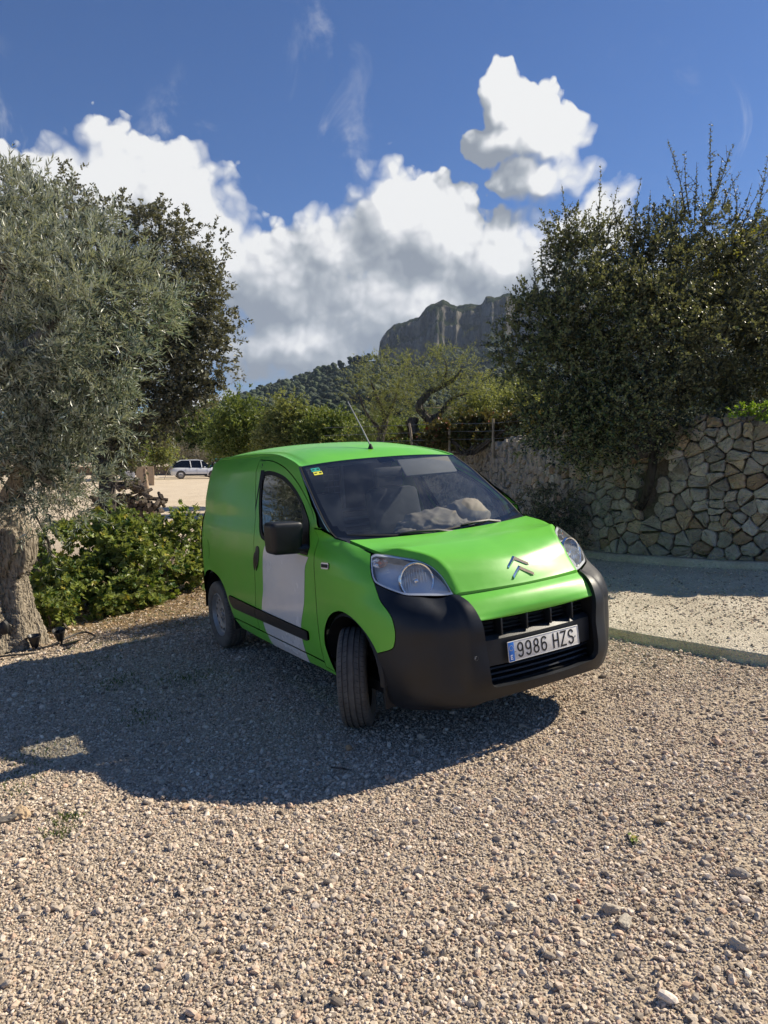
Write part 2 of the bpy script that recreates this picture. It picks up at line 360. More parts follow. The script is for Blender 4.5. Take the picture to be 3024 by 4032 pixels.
def panel(name, outline, material, parent, holes=(), side=-1, off=0., gap=.0032, lip=.016, step=.028, double=False, bulge=None, **props):
    poly = np.array(outline, float); poly[:, 0] *= 1
    H = .018
    loops = [resample(inset(resample(poly, H), gap), H*2)] if gap else [resample(poly, H)]
    for h in holes: loops.append(resample(np.array(h, float), H))
    pts = []; edges = []
    for L in loops:
        n0 = len(pts); pts += [tuple(p) for p in L]; edges += [(n0+i, n0+(i+1) % len(L)) for i in range(len(L))]
    lo, hi = loops[0].min(0), loops[0].max(0)
    gx, gy = np.meshgrid(np.arange(lo[0], hi[0], step), np.arange(lo[1], hi[1], step), indexing='ij'); gp = np.stack([gx.ravel(), gy.ravel()], 1)
    keep = pip(gp[:, 0], gp[:, 1], loops[0])
    for L in loops[1:]: keep &= ~pip(gp[:, 0], gp[:, 1], L)
    gp = gp[keep]; allb = np.vstack(loops)
    if len(gp):
        d = np.min(np.linalg.norm(gp[:, None]-allb[None], axis=2), axis=1) if len(gp)*len(allb) < 4e7 else np.ones(len(gp))
        gp = gp[d > step*.55]
    nb = len(pts)
    co, _e, tris, ov, _a, _b = delaunay_2d_cdt([Vector(p) for p in pts+[tuple(g) for g in gp]], edges, [], 0, 1e-6)
    UV = np.array([(c.x, c.y) for c in co]); T = np.array([t for t in tris if len(t) == 3])
    cen = UV[T].mean(1); k = pip(cen[:, 0], cen[:, 1], loops[0])
    for L in loops[1:]: k &= ~pip(cen[:, 0], cen[:, 1], L)
    T = T[k]
    def pos(uv, o):
        u = uv[:, 0]*(1 if side > 0 else -1); u = np.where(np.abs(u) < 1e-6, 1e-6, u)
        P = skin(u, uv[:, 1]); N = outward(P, skin_n(u, uv[:, 1])); 
        return P+N*(o if np.isscalar(o) else o[:, None]), N
    P, N = pos(UV, off if bulge is None else off+bulge(UV))
    fn = np.cross(P[T[:, 1]]-P[T[:, 0]], P[T[:, 2]]-P[T[:, 0]]); fl = (fn*N[T[:, 0]]).sum(1) < 0
    T[fl] = T[fl][:, ::-1]
    V = [P]; NN = [N]; F = [tuple(t) for t in T]; n0 = len(P)
    if lip:
        # map loop points to output verts
        from mathutils.kdtree import KDTree
        kd = KDTree(len(UV)); [kd.insert((q[0], q[1], 0), i) for i, q in enumerate(UV)]; kd.balance()
        for L in loops:
            ids = [kd.find((q[0], q[1], 0))[1] for q in L]; A = P[ids]; B = A-N[ids]*lip; m = len(ids)
            tg = np.roll(A, -1, 0)-np.roll(A, 1, 0); sn = np.cross(tg, N[ids]); sn /= np.linalg.norm(sn, axis=1)[:, None]+1e-9
            V += [A, B]; NN += [sn, sn]; F += [(n0+i, n0+(i+1) % m, n0+m+(i+1) % m, n0+m+i) for i in range(m)]; n0 += 2*m
    me = mesh_np(name, np.vstack(V), F, material, smooth=True, normals=None if bulge is not None else np.vstack(NN))
    return link(name, me, parent, **props)
def shell(name, P, material, parent, lip=.014, midx=None, smooth=True, **props):
    """P: (n,m,3) grid; adds a folded edge"""
    n, m, _ = P.shape; V = P.reshape(-1, 3); idx = np.arange(n*m).reshape(n, m)
    q = np.stack([idx[:-1, :-1], idx[1:, :-1], idx[1:, 1:], idx[:-1, 1:]], -1).reshape(-1, 4)
    nn = np.cross(V[q[:, 1]]-V[q[:, 0]], V[q[:, 3]]-V[q[:, 0]]); c = V[q[:, 0]]-np.array([-1.1, 0, .6])
    if (nn*c).sum() < 0: q = q[:, ::-1]
    F = [tuple(t) for t in q]; mi = [0]*len(F) if midx is None else list(midx)
    if lip:
        ring = list(idx[:, 0])+list(idx[-1, 1:])+list(idx[::-1, -1][1:])+list(idx[0, ::-1][1:-1]); A = V[ring]; B = A+np.array([0, 0, -lip]); k = len(ring); n0 = len(V)
        V = np.vstack([V, A, B]); F += [(n0+i, n0+(i+1) % k, n0+k+(i+1) % k, n0+k+i) for i in range(k)]; mi += [0]*k
    me = mesh_np(name, V, F, material, mi, smooth)
    return link(name, me, parent, **props)
def both(fn):
    for s in (-1, 1): fn(s)
XU = lambda pts: [(ux(x, z), z) for x, z in pts]
# ---- key lines of the right side in (x, z) / (u, z)
ARCH_F = [(1.557, .33), (1.60, .42), (1.626, .504), (1.604, .596), (1.52, .691), (1.386, .738), (1.245, .722), (1.131, .667), (1.066, .611), (1.026, .556)]
ARCH_R = XU([(-2.79, .40), (-2.795, .50), (-2.731, .62), (-2.62, .685), (-2.465, .706), (-2.255, .682), (-2.104, .602), (-2.015, .46), (-1.975, .345), (-1.87, .285)])
DOORF = [(3.051, 1.650), (2.768, 1.632), (2.480, 1.577), (2.243, 1.487), (1.990, 1.364), (1.80, 1.266), (1.736, 1.195), (1.722, 1.034), (1.703, .866), (1.703, .648), (1.698, .472), (1.695, .365)]
DOORR = XU([(-1.385, .365), (-1.37, .55), (-1.335, .75), (-1.33, .99), (-1.40, 1.24), (-1.53, 1.48), (-1.60, 1.60)])
GUT = XU([(-.811, 1.585), (-.966, 1.622), (-1.267, 1.666), (-1.56, 1.683), (-2.05, 1.688), (-2.5, 1.682), (-2.75, 1.665), (-2.90, 1.63)])
HOODX = [(-.06, .700, 1.131), (.1, .695, 1.108), (.205, .675, 1.086), (.262, .66, 1.0765), (.30, .62, 1.067), (.351, .578, 1.052), (.403, .536, 1.038), (.455, .505, 1.020), (.495, .483, .997), (.545, .469, .958), (.599, .461, .903), (.652, .452, .856)]
def uyz(y, z): return (uy(y, z), z)
LAMP = [(1.071, 1.066), (1.045, 1.074), (1.0, 1.078), (.931, 1.075), (.755, 1.067), (.591, 1.051), (.499, 1.037), (.445, 1.019), (.425, .996), (.428, .957), (.430, .902), (.440, .857), (.545, .855), (.648, .863), (.756, .871), (.880, .895), (.985, .929), (1.013, .950), (1.065, 1.020)]
lamp_poly = [LAMP[0]]+cr(LAMP[:12], 3)[1:]+cr(LAMP[11:]+[LAMP[0]], 3)[1:-1]
BUMP_EDGE = [(1.026, .556), (.921, .592), (.894, .625), (.883, .687), (.896, .753), (.927, .799), (.975, .852), (1.003, .932)]
WSE = [(-.811, .653, 1.585), (-.639, .691, 1.477), (-.45, .722, 1.339), (-.303, .742, 1.236), (-.215, .743, 1.172), (-.160, .735, 1.14)]
ws_uz = [(ux(x-.0, z), z) for x, y, z in WSE]
# windshield side line on the skin: find u where |y| of the skin equals the glass edge
def u_at_y(y, z, x):
    u = np.linspace(UK[6], UK[-4], 1500); P = skin(u, np.full_like(u, z)); k = np.argmin((P[:, 0]-x)**2+.3*(P[:, 1]-y)**2); return float(u[k])
ws_uz = [(u_at_y(y, z, x), z) for x, y, z in WSE]
fen_top = [(u_at_y(.705, 1.128, -.06), 1.128), (u_at_y(.70, 1.108, .08), 1.108), (1.12, 1.086), (1.071, 1.078)]
def side_panels(s):
    tag = {}
    fender = cr(ARCH_F, 4)+cr(BUMP_EDGE, 4)[1:]+[(1.016, .952), (1.068, 1.020), (1.074, 1.066)]+fen_top[::-1]+[ws_uz[-1], ws_uz[-2], (u_at_y(.75, 1.195, -.25), 1.195), (1.736, 1.197)]+cr(DOORF[6:], 4)+[(1.695, .33)]
    panel('front_fender', fender, GREEN, van, side=s)
    # door with window opening
    win = XU([(-1.459, 1.555), (-1.413, 1.415), (-1.331, 1.245), (-1.256, 1.129), (-1.194, 1.078), (-1.093, 1.058), (-.72, 1.04), (-.385, 1.026), (-.362, 1.08), (-.411, 1.195), (-.446, 1.245), (-.578, 1.345), (-.769, 1.441), (-.987, 1.515), (-1.161, 1.548), (-1.331, 1.564)])
    win = cr(win[:5], 4)[:-1]+[win[4], win[5], win[6], win[7]]+cr(win[8:]+[win[0]], 4)[:-1]
    door = cr(DOORF, 4)+cr(DOORR, 4)
    d = panel('door', door, GREEN, van, holes=[win], side=s, lip=.022)
    wi = inset(np.array(win), .028); sash = divmod
    P1 = panel('window_frame', win, RUBBER, d, holes=[wi], side=s, off=-.004, gap=0, lip=.012, step=.05)
    g = panel('window_glass', wi, SIDEG, d, side=s, off=-.010, gap=0, lip=0, step=.06)
    sail = [(ux(-.385, 1.03), 1.03), (ux(-.37, 1.08), 1.08), (ux(-.415, 1.195), 1.195), (ux(-.45, 1.245), 1.245), (ux(-.60, 1.352), 1.352), (ux(-.50, 1.10), 1.10), (ux(-.485, 1.03), 1.03)]
    panel('mirror_base', sail, BLACKP, d, side=s, off=.004, gap=0, lip=.012)
    wh = XU([(-1.096, 1.050), (-1.139, .988), (-1.158, .857), (-1.178, .702), (-1.241, .558), (-1.255, .45), (-1.245, .388), (-1.235, .367)])
    wf = XU([(-.55, .367), (-.549, .451), (-.535, .557), (-.457, .707), (-.426, .863), (-.411, .953), (-.365, 1.018)])
    bot = XU([(-1.0, 1.050), (-.72, 1.034)])
    panel('white_decal', cr(wh, 3)+cr(wf, 3)+[bot[1], bot[0]], WHITE, d, side=s, off=.0014, gap=.0, lip=.0014, label='white lower panel on the door')
    # rub strips
    r1 = XU([(-1.375, .462), (-1.372, .543), (-1.955, .556), (-1.975, .540), (-1.95, .495), (-1.90, .466), (-1.86, .460)])
    r2 = XU([(-1.365, .543), (-1.372, .462), (-.452, .468), (-.43, .478), (-.424, .52), (-.432, .533)])
    panel('rub_strip', r2, BLACKP, d, side=s, off=.014, gap=0, lip=.016); panel('rub_strip', r1, BLACKP, van, side=s, off=.014, gap=0, lip=.016)
    # handle: dark recess with a pull
    hc = np.array([ux(-1.285, .92), .922]); th = np.linspace(0, 2*np.pi, 24, endpoint=False)
    el = [(hc[0]+.062*math.cos(a)*(.9+.12*math.sin(a))+.028*math.sin(a)*-1, hc[1]+.098*math.sin(a)) for a in th]
    h = panel('handle', el, BLACKP, d, side=s, off=.004, gap=0, lip=.006, bulge=lambda uv: .016*np.exp(-((uv[:, 0]-hc[0]+.012)/.02)**2)*np.clip(1-((uv[:, 1]-hc[1])/.085)**2, 0, 1)-.006*np.exp(-((uv[:, 0]-hc[0]-.028)/.02)**2))
    # sill below the door
    sill = [(1.557, .332), (1.693, .332)]+[(1.695, .360)]+XU([(-.8, .360), (-1.30, .360), (-1.87, .360), (-1.975, .352), (-1.87, .285), (-1.5, .275), (-.8, .28), (-.13, .30)])
    panel('sill', sill, GREEN, van, side=s)
    panel('white_decal', XU([(-1.23, .357), (-1.215, .30), (-1.19, .278), (-.56, .284), (-.55, .30), (-.548, .357)]), WHITE, van, side=s, off=.0014, gap=0, lip=.001, label='white lower panel on the sill')
    # side frame: windscreen pillar, strip over the door and rear quarter in one pressing
    rear = XU([(-2.90, 1.63)])
    uend = UK[-1]-.02
    fr = [(1.736, 1.199)]+cr(DOORF[:7], 4)[::-1]+cr(DOORR, 4)[::-1]+XU([(-1.86, .363), (-1.965, .362)])+cr(ARCH_R[:9], 4)[::-1]
    fr += [(u, .655) for u in (ux(-2.80, .655), ux(-2.9, .655), ux(-2.97, .66))]+[(ux(-2.99, .8), .8), (ux(-2.985, 1.2), 1.2), (ux(-2.96, 1.45), 1.45)]+cr(GUT, 4)[::-1]+ws_uz[:-2]+[(ws_uz[-2][0], 1.199)]
    panel('side_panel', fr, GREEN, van, side=s, step=.035)
    # rear door and bumper
    e = UK[-1]
    panel('rear_door', [(ux(-2.992, .7), .68), (e, .68), (e, 1.66), (ux(-2.90, 1.62)+.05, 1.655), (ux(-2.962, 1.45), 1.45), (ux(-2.987, 1.2), 1.2), (ux(-2.992, .8), .8)], GREEN, van, side=s, step=.05)
    panel('rear_bumper', [ARCH_R[0], ARCH_R[1], ARCH_R[2], (ux(-2.80, .65), .65), (e, .66), (e, .27), (ux(-2.80, .28), .28)], BLACKP, van, side=s, off=.012, gap=.002, lip=.03, step=.04)
    panel('tail_light', cr([(ux(-2.87, .80), .80), (ux(-2.86, 1.0), 1.0), (ux(-2.88, 1.17), 1.17), (ux(-2.985, 1.20), 1.20), (ux(-2.99, .82), .82)], 3, True), REDL, van, side=s, off=.012, gap=0, lip=.012)
    # small things on the skin
    mk = XU([(-.168, .998), (-.160, 1.006), (-.078, 1.010), (-.070, 1.002), (-.070, .978), (-.078, .972), (-.160, .968), (-.168, .974)])
    q = panel('side_indicator', mk, CLIP, van, side=s, off=.006, gap=0, lip=.008); mk2 = inset(np.array(mk), .009)
    panel('lens', mk2, DARKP, q, side=s, off=.009, gap=0, lip=.004)
    c = np.array([ux(-2.56, .89), .89]); panel('fuel_flap', [(c[0]+.085*math.cos(a), c[1]+.085*math.sin(a)) for a in th], GREEN, van, side=s, off=.0015, gap=0, lip=.002) if s < 0 else None
    # dark liners inside the wheel arches
    for nm, cx, rr, zz in (('front', .10, .335, .375), ('rear', -2.40, .365, .335)):
        mb = MB(); mb.lathe([(s*.285, rr-.0), (s*.27, rr+.02), (0, rr+.02), (0, .02)], 20, 'y', (cx, s*.55, zz), ang=math.pi); mb.box((cx+rr, s*.69, .32), (.02, .25, .14))
        mb.build('wheel_arch_liner', [DARKP], van)
both(side_panels)
# ---- front bumper: one moulding with the grille opening
be = [(u, z) for u, z in BUMP_EDGE]
half = cr(BUMP_EDGE, 4)+[(.985, .9265), (.880, .892), (.756, .868), (.648, .860), (.545, .852), (.440, .853)]
low = [(1.026, .552), (1.024, .50), (1.019, .465), (1.0, .386), (.985, .294), (.95, .262), (.88, .252), (.70, .252), (.45, .262), (.40, .285), (.2, .300), (0, .303)]
openR = [(.418, .846), (.414, .812), (.412, .769), (.410, .726), (.402, .611), (.386, .457), (.376, .40), (.362, .380), (.345, .372), (.2, .366), (0, .366)]
def bump_b(uv):
    u = np.abs(uv[:, 0]); z = uv[:, 1]
    b = .022*(.5-.5*np.tanh((u-.512)/.013))*np.clip((z-.30)/.1, 0, 1)*np.clip((.88-z)/.06, 0, 1)
    b += -.012*np.exp(-((u-.585)/.055)**2)*np.clip((z-.34)/.1, 0, 1)
    return b
outl = [(-u, z) for u, z in half[::1]]
# whole outline runs: right inner top -> right top edge -> right side -> bottom -> left side -> left top -> opening back
R1 = [(.440, .853)]+half[::-1][1:]+low
L1 = [(-u, z) for u, z in R1[::-1]][1:]
op = [(-u, z) for u, z in openR]+openR[::-1][1:]
whole = R1+L1+op[:]
bump = panel('front_bumper', whole, BLACKP, van, side=-1, gap=.002, lip=.030, step=.02, bulge=bump_b)
# sensor / tow cover and fog blank on the right
fogp = [(.484, .560), (.435, .556), (.430, .548), (.432, .512), (.438, .506), (.482, .507), (.489, .514), (.489, .552)]
panel('towing_cover', fogp, DARKP, bump, side=-1, off=.0205, gap=0, lip=.003); 
t_ = skin(np.array([-.470]), np.array([.543]))[0]; MB().lathe([(0, .011), (-.012, .011), (-.012, .007), (-.004, .006), (-.004, 0)][::-1], 14, 'x', tuple(t_+np.array([.026, 0, 0]))).build('tow_eye', [STEEL], bump)
# green strip under the hood
SE = [(.664, .445, .847), (.722, .436, .818), (.766, .430, .772), (.786, .422, .745), (.797, .415, .728), (.770, .413, .7265)]; SC = [(.718, 0, .851), (.765, 0, .822), (.797, 0, .772), (.803, 0, .745), (.797, 0, .716), (.760, 0, .714)]
def loft(E, C, nw=41, ns=4, px=2., pz=2.2, flank=None, w0=1.0):
    """E edge points (left side, y>0), C centre points; smooth along, bulging across"""
    E = np.array(cr(E, ns)); C = np.array(cr(C, ns)); w = np.linspace(-1, 1, nw)
    G = np.zeros((len(E), nw, 3)); s = np.linspace(0, 1, len(E))[:, None]; aw = np.abs(w)[None]
    G[..., 0] = C[:, None, 0]+(E[:, None, 0]-C[:, None, 0])*aw**px
    G[..., 1] = E[:, None, 1]*w[None]
    G[..., 2] = C[:, None, 2]+(E[:, None, 2]-C[:, None, 2])*aw**pz
    return G, s, aw
G, s_, aw = loft(SE, SC, 31, 4)
shell('bumper_upper_trim', G, GREEN, van, lip=.0)
MB().tube([(.640-.16*((y/.45)**2)*.33+.045, y, .842) for y in np.linspace(-.44, .44, 15)], .010, 6).build('hood_gap_dark_tube', [RUBBER], van)  # black tube stands in for the shade inside the hood gap
# hood
HC = [(.02, 0, 1.115), (.13, 0, 1.108), (.22, 0, 1.099), (.30, 0, 1.089), (.37, 0, 1.076), (.43, 0, 1.061), (.49, 0, 1.041), (.545, 0, 1.017), (.60, 0, .983), (.640, 0, .940), (.680, 0, .895), (.708, 0, .860)]
G, s_, aw = loft(HOODX, HC, 57, 4)
h = .034*np.clip((s_-.12)/.25, 0, 1)*np.clip((1.04-s_)/.2, .25, 1)
wc = .93
t = np.clip((1-aw)/(1-wc), 0, 1); G[..., 2] += h*np.sqrt(np.clip(1-(1-t)**2, 0, 1))*np.clip(1-.6*((wc-aw)/wc).clip(0, 1)**.6, .0, 1)
hood = shell('hood', G, GREEN, van, lip=.02)
bb = MB(); bb.box((.40, 0, 1.0), (.4, 1.0, .01)); 
# windshield glass with its black ceramic border
WC = [(-.790, 0, 1.611), (-.60, 0, 1.500), (-.385, 0, 1.358), (-.20, 0, 1.235), (-.06, 0, 1.143), (.015, 0, 1.093)]
E = [(x+.004, y-.008, z) for x, y, z in WSE]
G, s_, aw = loft(E, WC, 61, 8)
ws = shell('windshield', G, [WSG, GLOSSB], van, lip=0)
n, m = G.shape[:2]; si = (np.arange(n-1)+.5)/(n-1); wi_ = np.abs((np.arange(m-1)+.5)/(m-1)*2-1)
S2, W2 = np.meshgrid(si, wi_, indexing='ij')
corner = ((W2 > .955) | (S2 < .035) | (S2 > .84+.04*(1-W2)) | ((S2 > .66) & (W2 > .955-.5*(S2-.66)**1.2)) | ((S2 < .085) & (W2 < .10)))
ws.data.polygons.foreach_set('material_index', corner.ravel().astype(np.int32)); ws.data.update()
Gw = G
# rubber edge of the windshield
both(lambda s: MB().tube([(x-.002, s*(y-.001), z-.004) for x, y, z in cr(WSE, 6)], .0075, 6).build('windshield_seal', [RUBBER], van))
# thin whitish body edge beside the seal
both(lambda s: MB().tube([(x-.006, s*(y+.006), z-.004) for x, y, z in cr(WSE, 6)], .004, 5).build('pillar_flange', [CLIP], van))
# roof
GE = [(-.811, .645, 1.585), (-.966, .626, 1.624), (-1.267, .596, 1.672), (-1.56, .590, 1.690), (-2.05, .592, 1.694), (-2.5, .590, 1.688), (-2.75, .575, 1.672), (-2.90, .55, 1.640)]
GC = [(-.787, 0, 1.611), (-.955, 0, 1.676), (-1.25, 0, 1.727), (-1.56, 0, 1.748), (-2.05, 0, 1.756), (-2.5, 0, 1.742), (-2.80, 0, 1.705), (-2.985, 0, 1.65)]
G, s_, aw = loft(GE, GC, 49, 5, px=2, pz=2.6)
G[..., 2] -= .010*np.exp(-((aw-.955)/.018)**2)*np.clip(s_/.05, 0, 1)
roof = shell('roof', G, GREEN, van, lip=.0)
both(lambda s: MB().tube([(x, s*(y+.006), z-.006) for x, y, z in cr(GE, 5)], .012, 6).build('roof_gutter', [GREEN], van))
# ---- grille and opening
mb = MB(); mb.box((.66, 0, .56), (.02, .90, .42)); mb.box((.72, .425, .55), (.14, .02, .38)); mb.box((.72, -.425, .55), (.14, .02, .38)); mb.box((.72, 0, .355), (.16, .84, .02)); mb.box((.71, 0, .735), (.12, .82, .015))
grille = mb.build('grille', [DARKP], van)
xf = lambda y: .83-.16*(y/.4)**2*.35
def barpts(z0, z1, x0, x1, yw=.392, n=17, sag=0.):
    V = []; F = []
    for i in range(n):
        y = -yw+2*yw*i/(n-1); c = -.028*(y/.4)**2
        V += [(x0+c, y, z0), (x1+c, y, z0), (x1+c-.004, y, z1), (x0+c, y, z1)]
    for i in range(n-1):
        for k in range(4): F.append((4*i+k, 4*i+(k+1) % 4, 4*i+4+(k+1) % 4, 4*i+4+k))
    return V, F
bar = MB(); bar.add(*barpts(.470, .608, .76, .812)); V, F = barpts(.608, .628, .76, .805); V = [(x-.02*(z > .615), y, z) for x, y, z in V]; bar.add(V, F)
bar.build('grille_bar', [BLACKP], grille, sharp=30)
for k, y in enumerate((-.285, -.095, .075, .235, .365) if False else (-.27, -.09, .085, .25)):
    b = MB(); b.box((.765, y, .672), (.07, .012, .092), bev=.003); b.build('grille_fin', [BLACKP], grille)
for z in (.645, .668, .690, .712):
    b = MB(); b.add(*barpts(z, z+.006, .73, .755, .40, 9)); b.build('grille_slat', [DARKP], grille)
for z in (.385, .415, .445):
    b = MB(); b.add(*barpts(z, z+.008, .745, .795, .385, 9)); b.build('grille_slat', [BLACKP], grille)
# ---- number plate
plate = empty('number_plate'); plate.parent = van; plate.rotation_euler = (0, R_(-4), 0); plate.location = (.826, 0, .533)
PLW = mat('plate_white', (.74, .72, .68), rough=.42, var=.10, vscale=40); PLB = mat('plate_blue', (.015, .13, .50), rough=.4); INK = mat('plate_black_ink', (.012, .012, .012), rough=.5); YEL = mat('plate_yellow', (.8, .6, .05), rough=.5); PW2 = mat('plate_print_white', (.7, .7, .7), rough=.5)
# plate local frame: Y across (van left = +), Z up, X out.  text reads from -Y to +Y for a viewer in front
MB().box((0, 0, 0), (.006, .52, .11), bev=.002).build('plate_board', [PLW], plate)
MB().box((.0035, -.239, 0), (.002, .040, .104), bev=.0006).build('blue_band', [PLB], plate)
fr = MB()
for (c, sz) in (((.0035, 0, .0525), (.002, .516, .002)), ((.0035, 0, -.0525), (.002, .516, .002)), ((.0035, .2575, 0), (.002, .002, .105)), ((.0035, -.2595, 0), (.002, .001, .105))): fr.box(c, sz)
fr.build('plate_rim', [CLIP], plate)
ARC = lambda cx, cy_, rx, ry, a0, a1, n=12: [(cx+rx*math.cos(R_(a0+(a1-a0)*i/n)), cy_+ry*math.sin(R_(a0+(a1-a0)*i/n))) for i in range(n+1)]
GL = {'9': [ARC(.5, .70, .42, .28, 0, 360, 20), [(.92, .70), (.92, .45)]+ARC(.5, .28, .42, .26, 0, -150, 10)[1:]],
 '8': [ARC(.5, .735, .36, .235, 0, 360, 20), ARC(.5, .26, .42, .24, 0, 360, 20)],
 '6': [ARC(.5, .30, .42, .28, 0, 360, 20), [(.08, .30), (.08, .55)]+ARC(.5, .72, .42, .26, 180, 30, 10)[1:]],
 'H': [[(.06, 0), (.06, 1)], [(.94, 0), (.94, 1)], [(.06, .5), (.94, .5)]],
 'Z': [[(.06, 1), (.94, 1), (.04, 0), (.96, 0)]],
 'S': [ARC(.5, .745, .40, .24, 20, 270, 14)+ARC(.5, .255, .42, .24, 90, -160, 14)[1:]],
 'E': [[(.9, 1), (.1, 1), (.1, 0), (.9, 0)], [(.1, .5), (.75, .5)]]}
def glyph(ch, y0, z0, w, h, th, material, name, parent, x=.0042):
    mb = MB()
    for st in GL[ch]:
        P = [Vector((0, y0+p[0]*w, z0+p[1]*h)) for p in st]; closed = (P[0]-P[-1]).length < 1e-5
        n = len(P); V = []; F = []
        for i, p in enumerate(P):
            a = P[(i-1) % (n-1)] if closed else P[max(i-1, 0)]; b = P[(i+1) % (n-1)] if closed else P[min(i+1, n-1)]
            t1 = (p-a).normalized() if (p-a).length > 1e-7 else (b-p).normalized(); t2 = (b-p).normalized() if (b-p).length > 1e-7 else t1
            t = (t1+t2).normalized() if (t1+t2).length > 1e-4 else t1; nn = Vector((0, -t.z, t.y)); k = th/2/max(.45, nn.dot(Vector((0, -t1.z, t1.y))))
            ex = 0 if closed or 0 < i < n-1 else (th*.35 if i else -th*.35)
            q = p+t*ex
            V += [q+nn*k+Vector((x, 0, 0)), q-nn*k+Vector((x, 0, 0)), q+nn*k+Vector((x-.003, 0, 0)), q-nn*k+Vector((x-.003, 0, 0))]
        for i in range(n-1):
            a, b = 4*i, 4*i+4; F += [(a, b, b+1, a+1), (a, a+2, b+2, b), (a+1, b+1, b+3, a+3)]
        F += [(0, 1, 3, 2), (4*n-4, 4*n-2, 4*n-1, 4*n-3)]
        mb.add(V, F)
    return mb.build(name, [material], parent, smooth=False)
yy = -.192; cw = .045; 
for ch, y in zip('9986HZS', (-.198, -.141, -.084, -.027, .062, .119, .177)): glyph(ch, y+.003, -.0385, .040, .077, .0095, INK, 'plate_character', plate)
glyph('E', -.247, -.040, .015, .021, .0040, PW2, 'country_letter', plate, .0052)
for k in range(12):
    a = R_(30*k); cy0, cz0 = -.239+.0135*math.cos(a), .020+.0135*math.sin(a); P = [(.0052, cy0+(.0026 if i % 2 == 0 else .0011)*math.sin(R_(36*i)), cz0+(.0026 if i % 2 == 0 else .0011)*math.cos(R_(36*i))) for i in range(10)]
    MB().add(P, [tuple(range(9, -1, -1))]).build('band_star', [YEL], plate, smooth=False)
for y in (-.212, .232): MB().lathe([(.0065, 0), (.0065, .0035), (.003, .004)], 10, 'x', (0, y, -.004)).build('rivet', [STEEL], plate)
# ---- chevron badge
def chev(cx, cz, name='badge_chevron'):
    mb = MB(); hw, rise, th = .062, .052, .021
    tl = Vector((1, 0, 0)); P = []
    # built in the plane of the hood: local Y across, local Z up the slope
    o = [(-hw, -rise), (0, 0), (hw, -rise), (hw, -rise-th*.9), (0, -th*1.15), (-hw, -rise-th*.9)]
    inn = [(-hw+.004, -rise-th*.40), (0, -th*.55), (hw-.004, -rise-th*.40)]
    V = [(0, a, b) for a, b in o]+[(.011, a, b) for a, b in inn]
    F = [(0, 6, 7, 1), (1, 7, 8, 2), (5, 4, 7, 6), (4, 3, 8, 7), (0, 5, 6), (2, 8, 3)]
    mb.add(V, F); return mb
badge = empty('emblem'); badge.parent = van; badge.scale = (1.12, 1.2, 1.12); badge.location = (.634, 0, .955); badge.rotation_euler = (0, R_(-50)+0, 0)
for k, dz in enumerate((.052, -.008)):
    o = chev(0, 0).build('badge_chevron', [CHROME], badge, smooth=False); o.location = (0.003, 0, dz)
badge.rotation_euler = (0, R_(-40), 0)
# ---- headlights
def headlight(s):
    P = panel('headlight', lamp_poly, CLIP, van, side=s, off=-.055, gap=.006, lip=-.050, step=.03, bulge=lambda uv: 0*uv[:, 0])
    panel('lens', lamp_poly, LENS, P, side=s, off=.001, gap=.003, lip=.004, step=.03)
    lp = np.array(lamp_poly)
    inner = inset(resample(lp, .018), .013); panel('bezel', resample(lp, .018), CLIP, P, side=s, off=-.004, gap=.003, lip=.045, holes=[resample(inner, .018)], step=.05)
    c = skin(np.array([s*.640]), np.array([.935]))[0]; c = Vector(c)
    n = Vector((.93, s*.22, .18)).normalized(); q = n.to_track_quat('Z', 'Y').to_matrix(); ce = c-n*.035
    mb = MB(); rr = []
    for i in range(13):
        t = i/12; r = .085*math.sin(t*math.pi/2)**.9+.006; rr.append((-.07+.085*t**2.2, r))
    mb.lathe(rr+[(.018, .098), (.004, .104)], 36, 'z'); mb.V = [tuple(ce+q@Vector(v)) for v in mb.V]; mb.build('reflector', [REFL], P, sharp=60)
    mb = MB(); mb.lathe([(-.05, .017), (-.01, .017), (.004, .012), (.008, 0)], 16, 'z'); mb.V = [tuple(ce+q@Vector(v)) for v in mb.V]; mb.build('bulb_shield', [CHROME], P)
    # tall vertical fluting inside the bowl
    mb = MB()
    for k in range(9):
        y = -.062+.0155*k; hgt = math.sqrt(max(.0, .078**2-y*y)); mb.box((y, 0, -.030+abs(y)*.35), (.0025, 2*hgt*.9, .012))
    mb.V = [tuple(ce+q@Vector(v)) for v in mb.V]; mb.build('reflector_rib', [CLIP], P, kind='stuff')
    c2 = Vector(skin(np.array([s*.985]), np.array([1.030]))[0]); n2 = Vector((.7, s*.65, .15)).normalized(); q2 = n2.to_track_quat('Z', 'Y').to_matrix(); 
    mb = MB(); mb.lathe([(-.03, .004), (-.02, .02), (-.004, .034), (.0, .036)], 20, 'z'); mb.V = [tuple(c2-n2*.022+q2@Vector((v[0]*1.3, v[1]*.8, v[2]))) for v in mb.V]; mb.build('indicator_bowl', [REFL], P)
    mb = MB(); mb.lathe([(-.03, .011), (-.005, .011), (.002, .0)], 12, 'z'); mb.V = [tuple(c2-n2*.022+q2@Vector(v)) for v in mb.V]; mb.build('indicator_bulb', [ORANGE], P)
both(headlight)
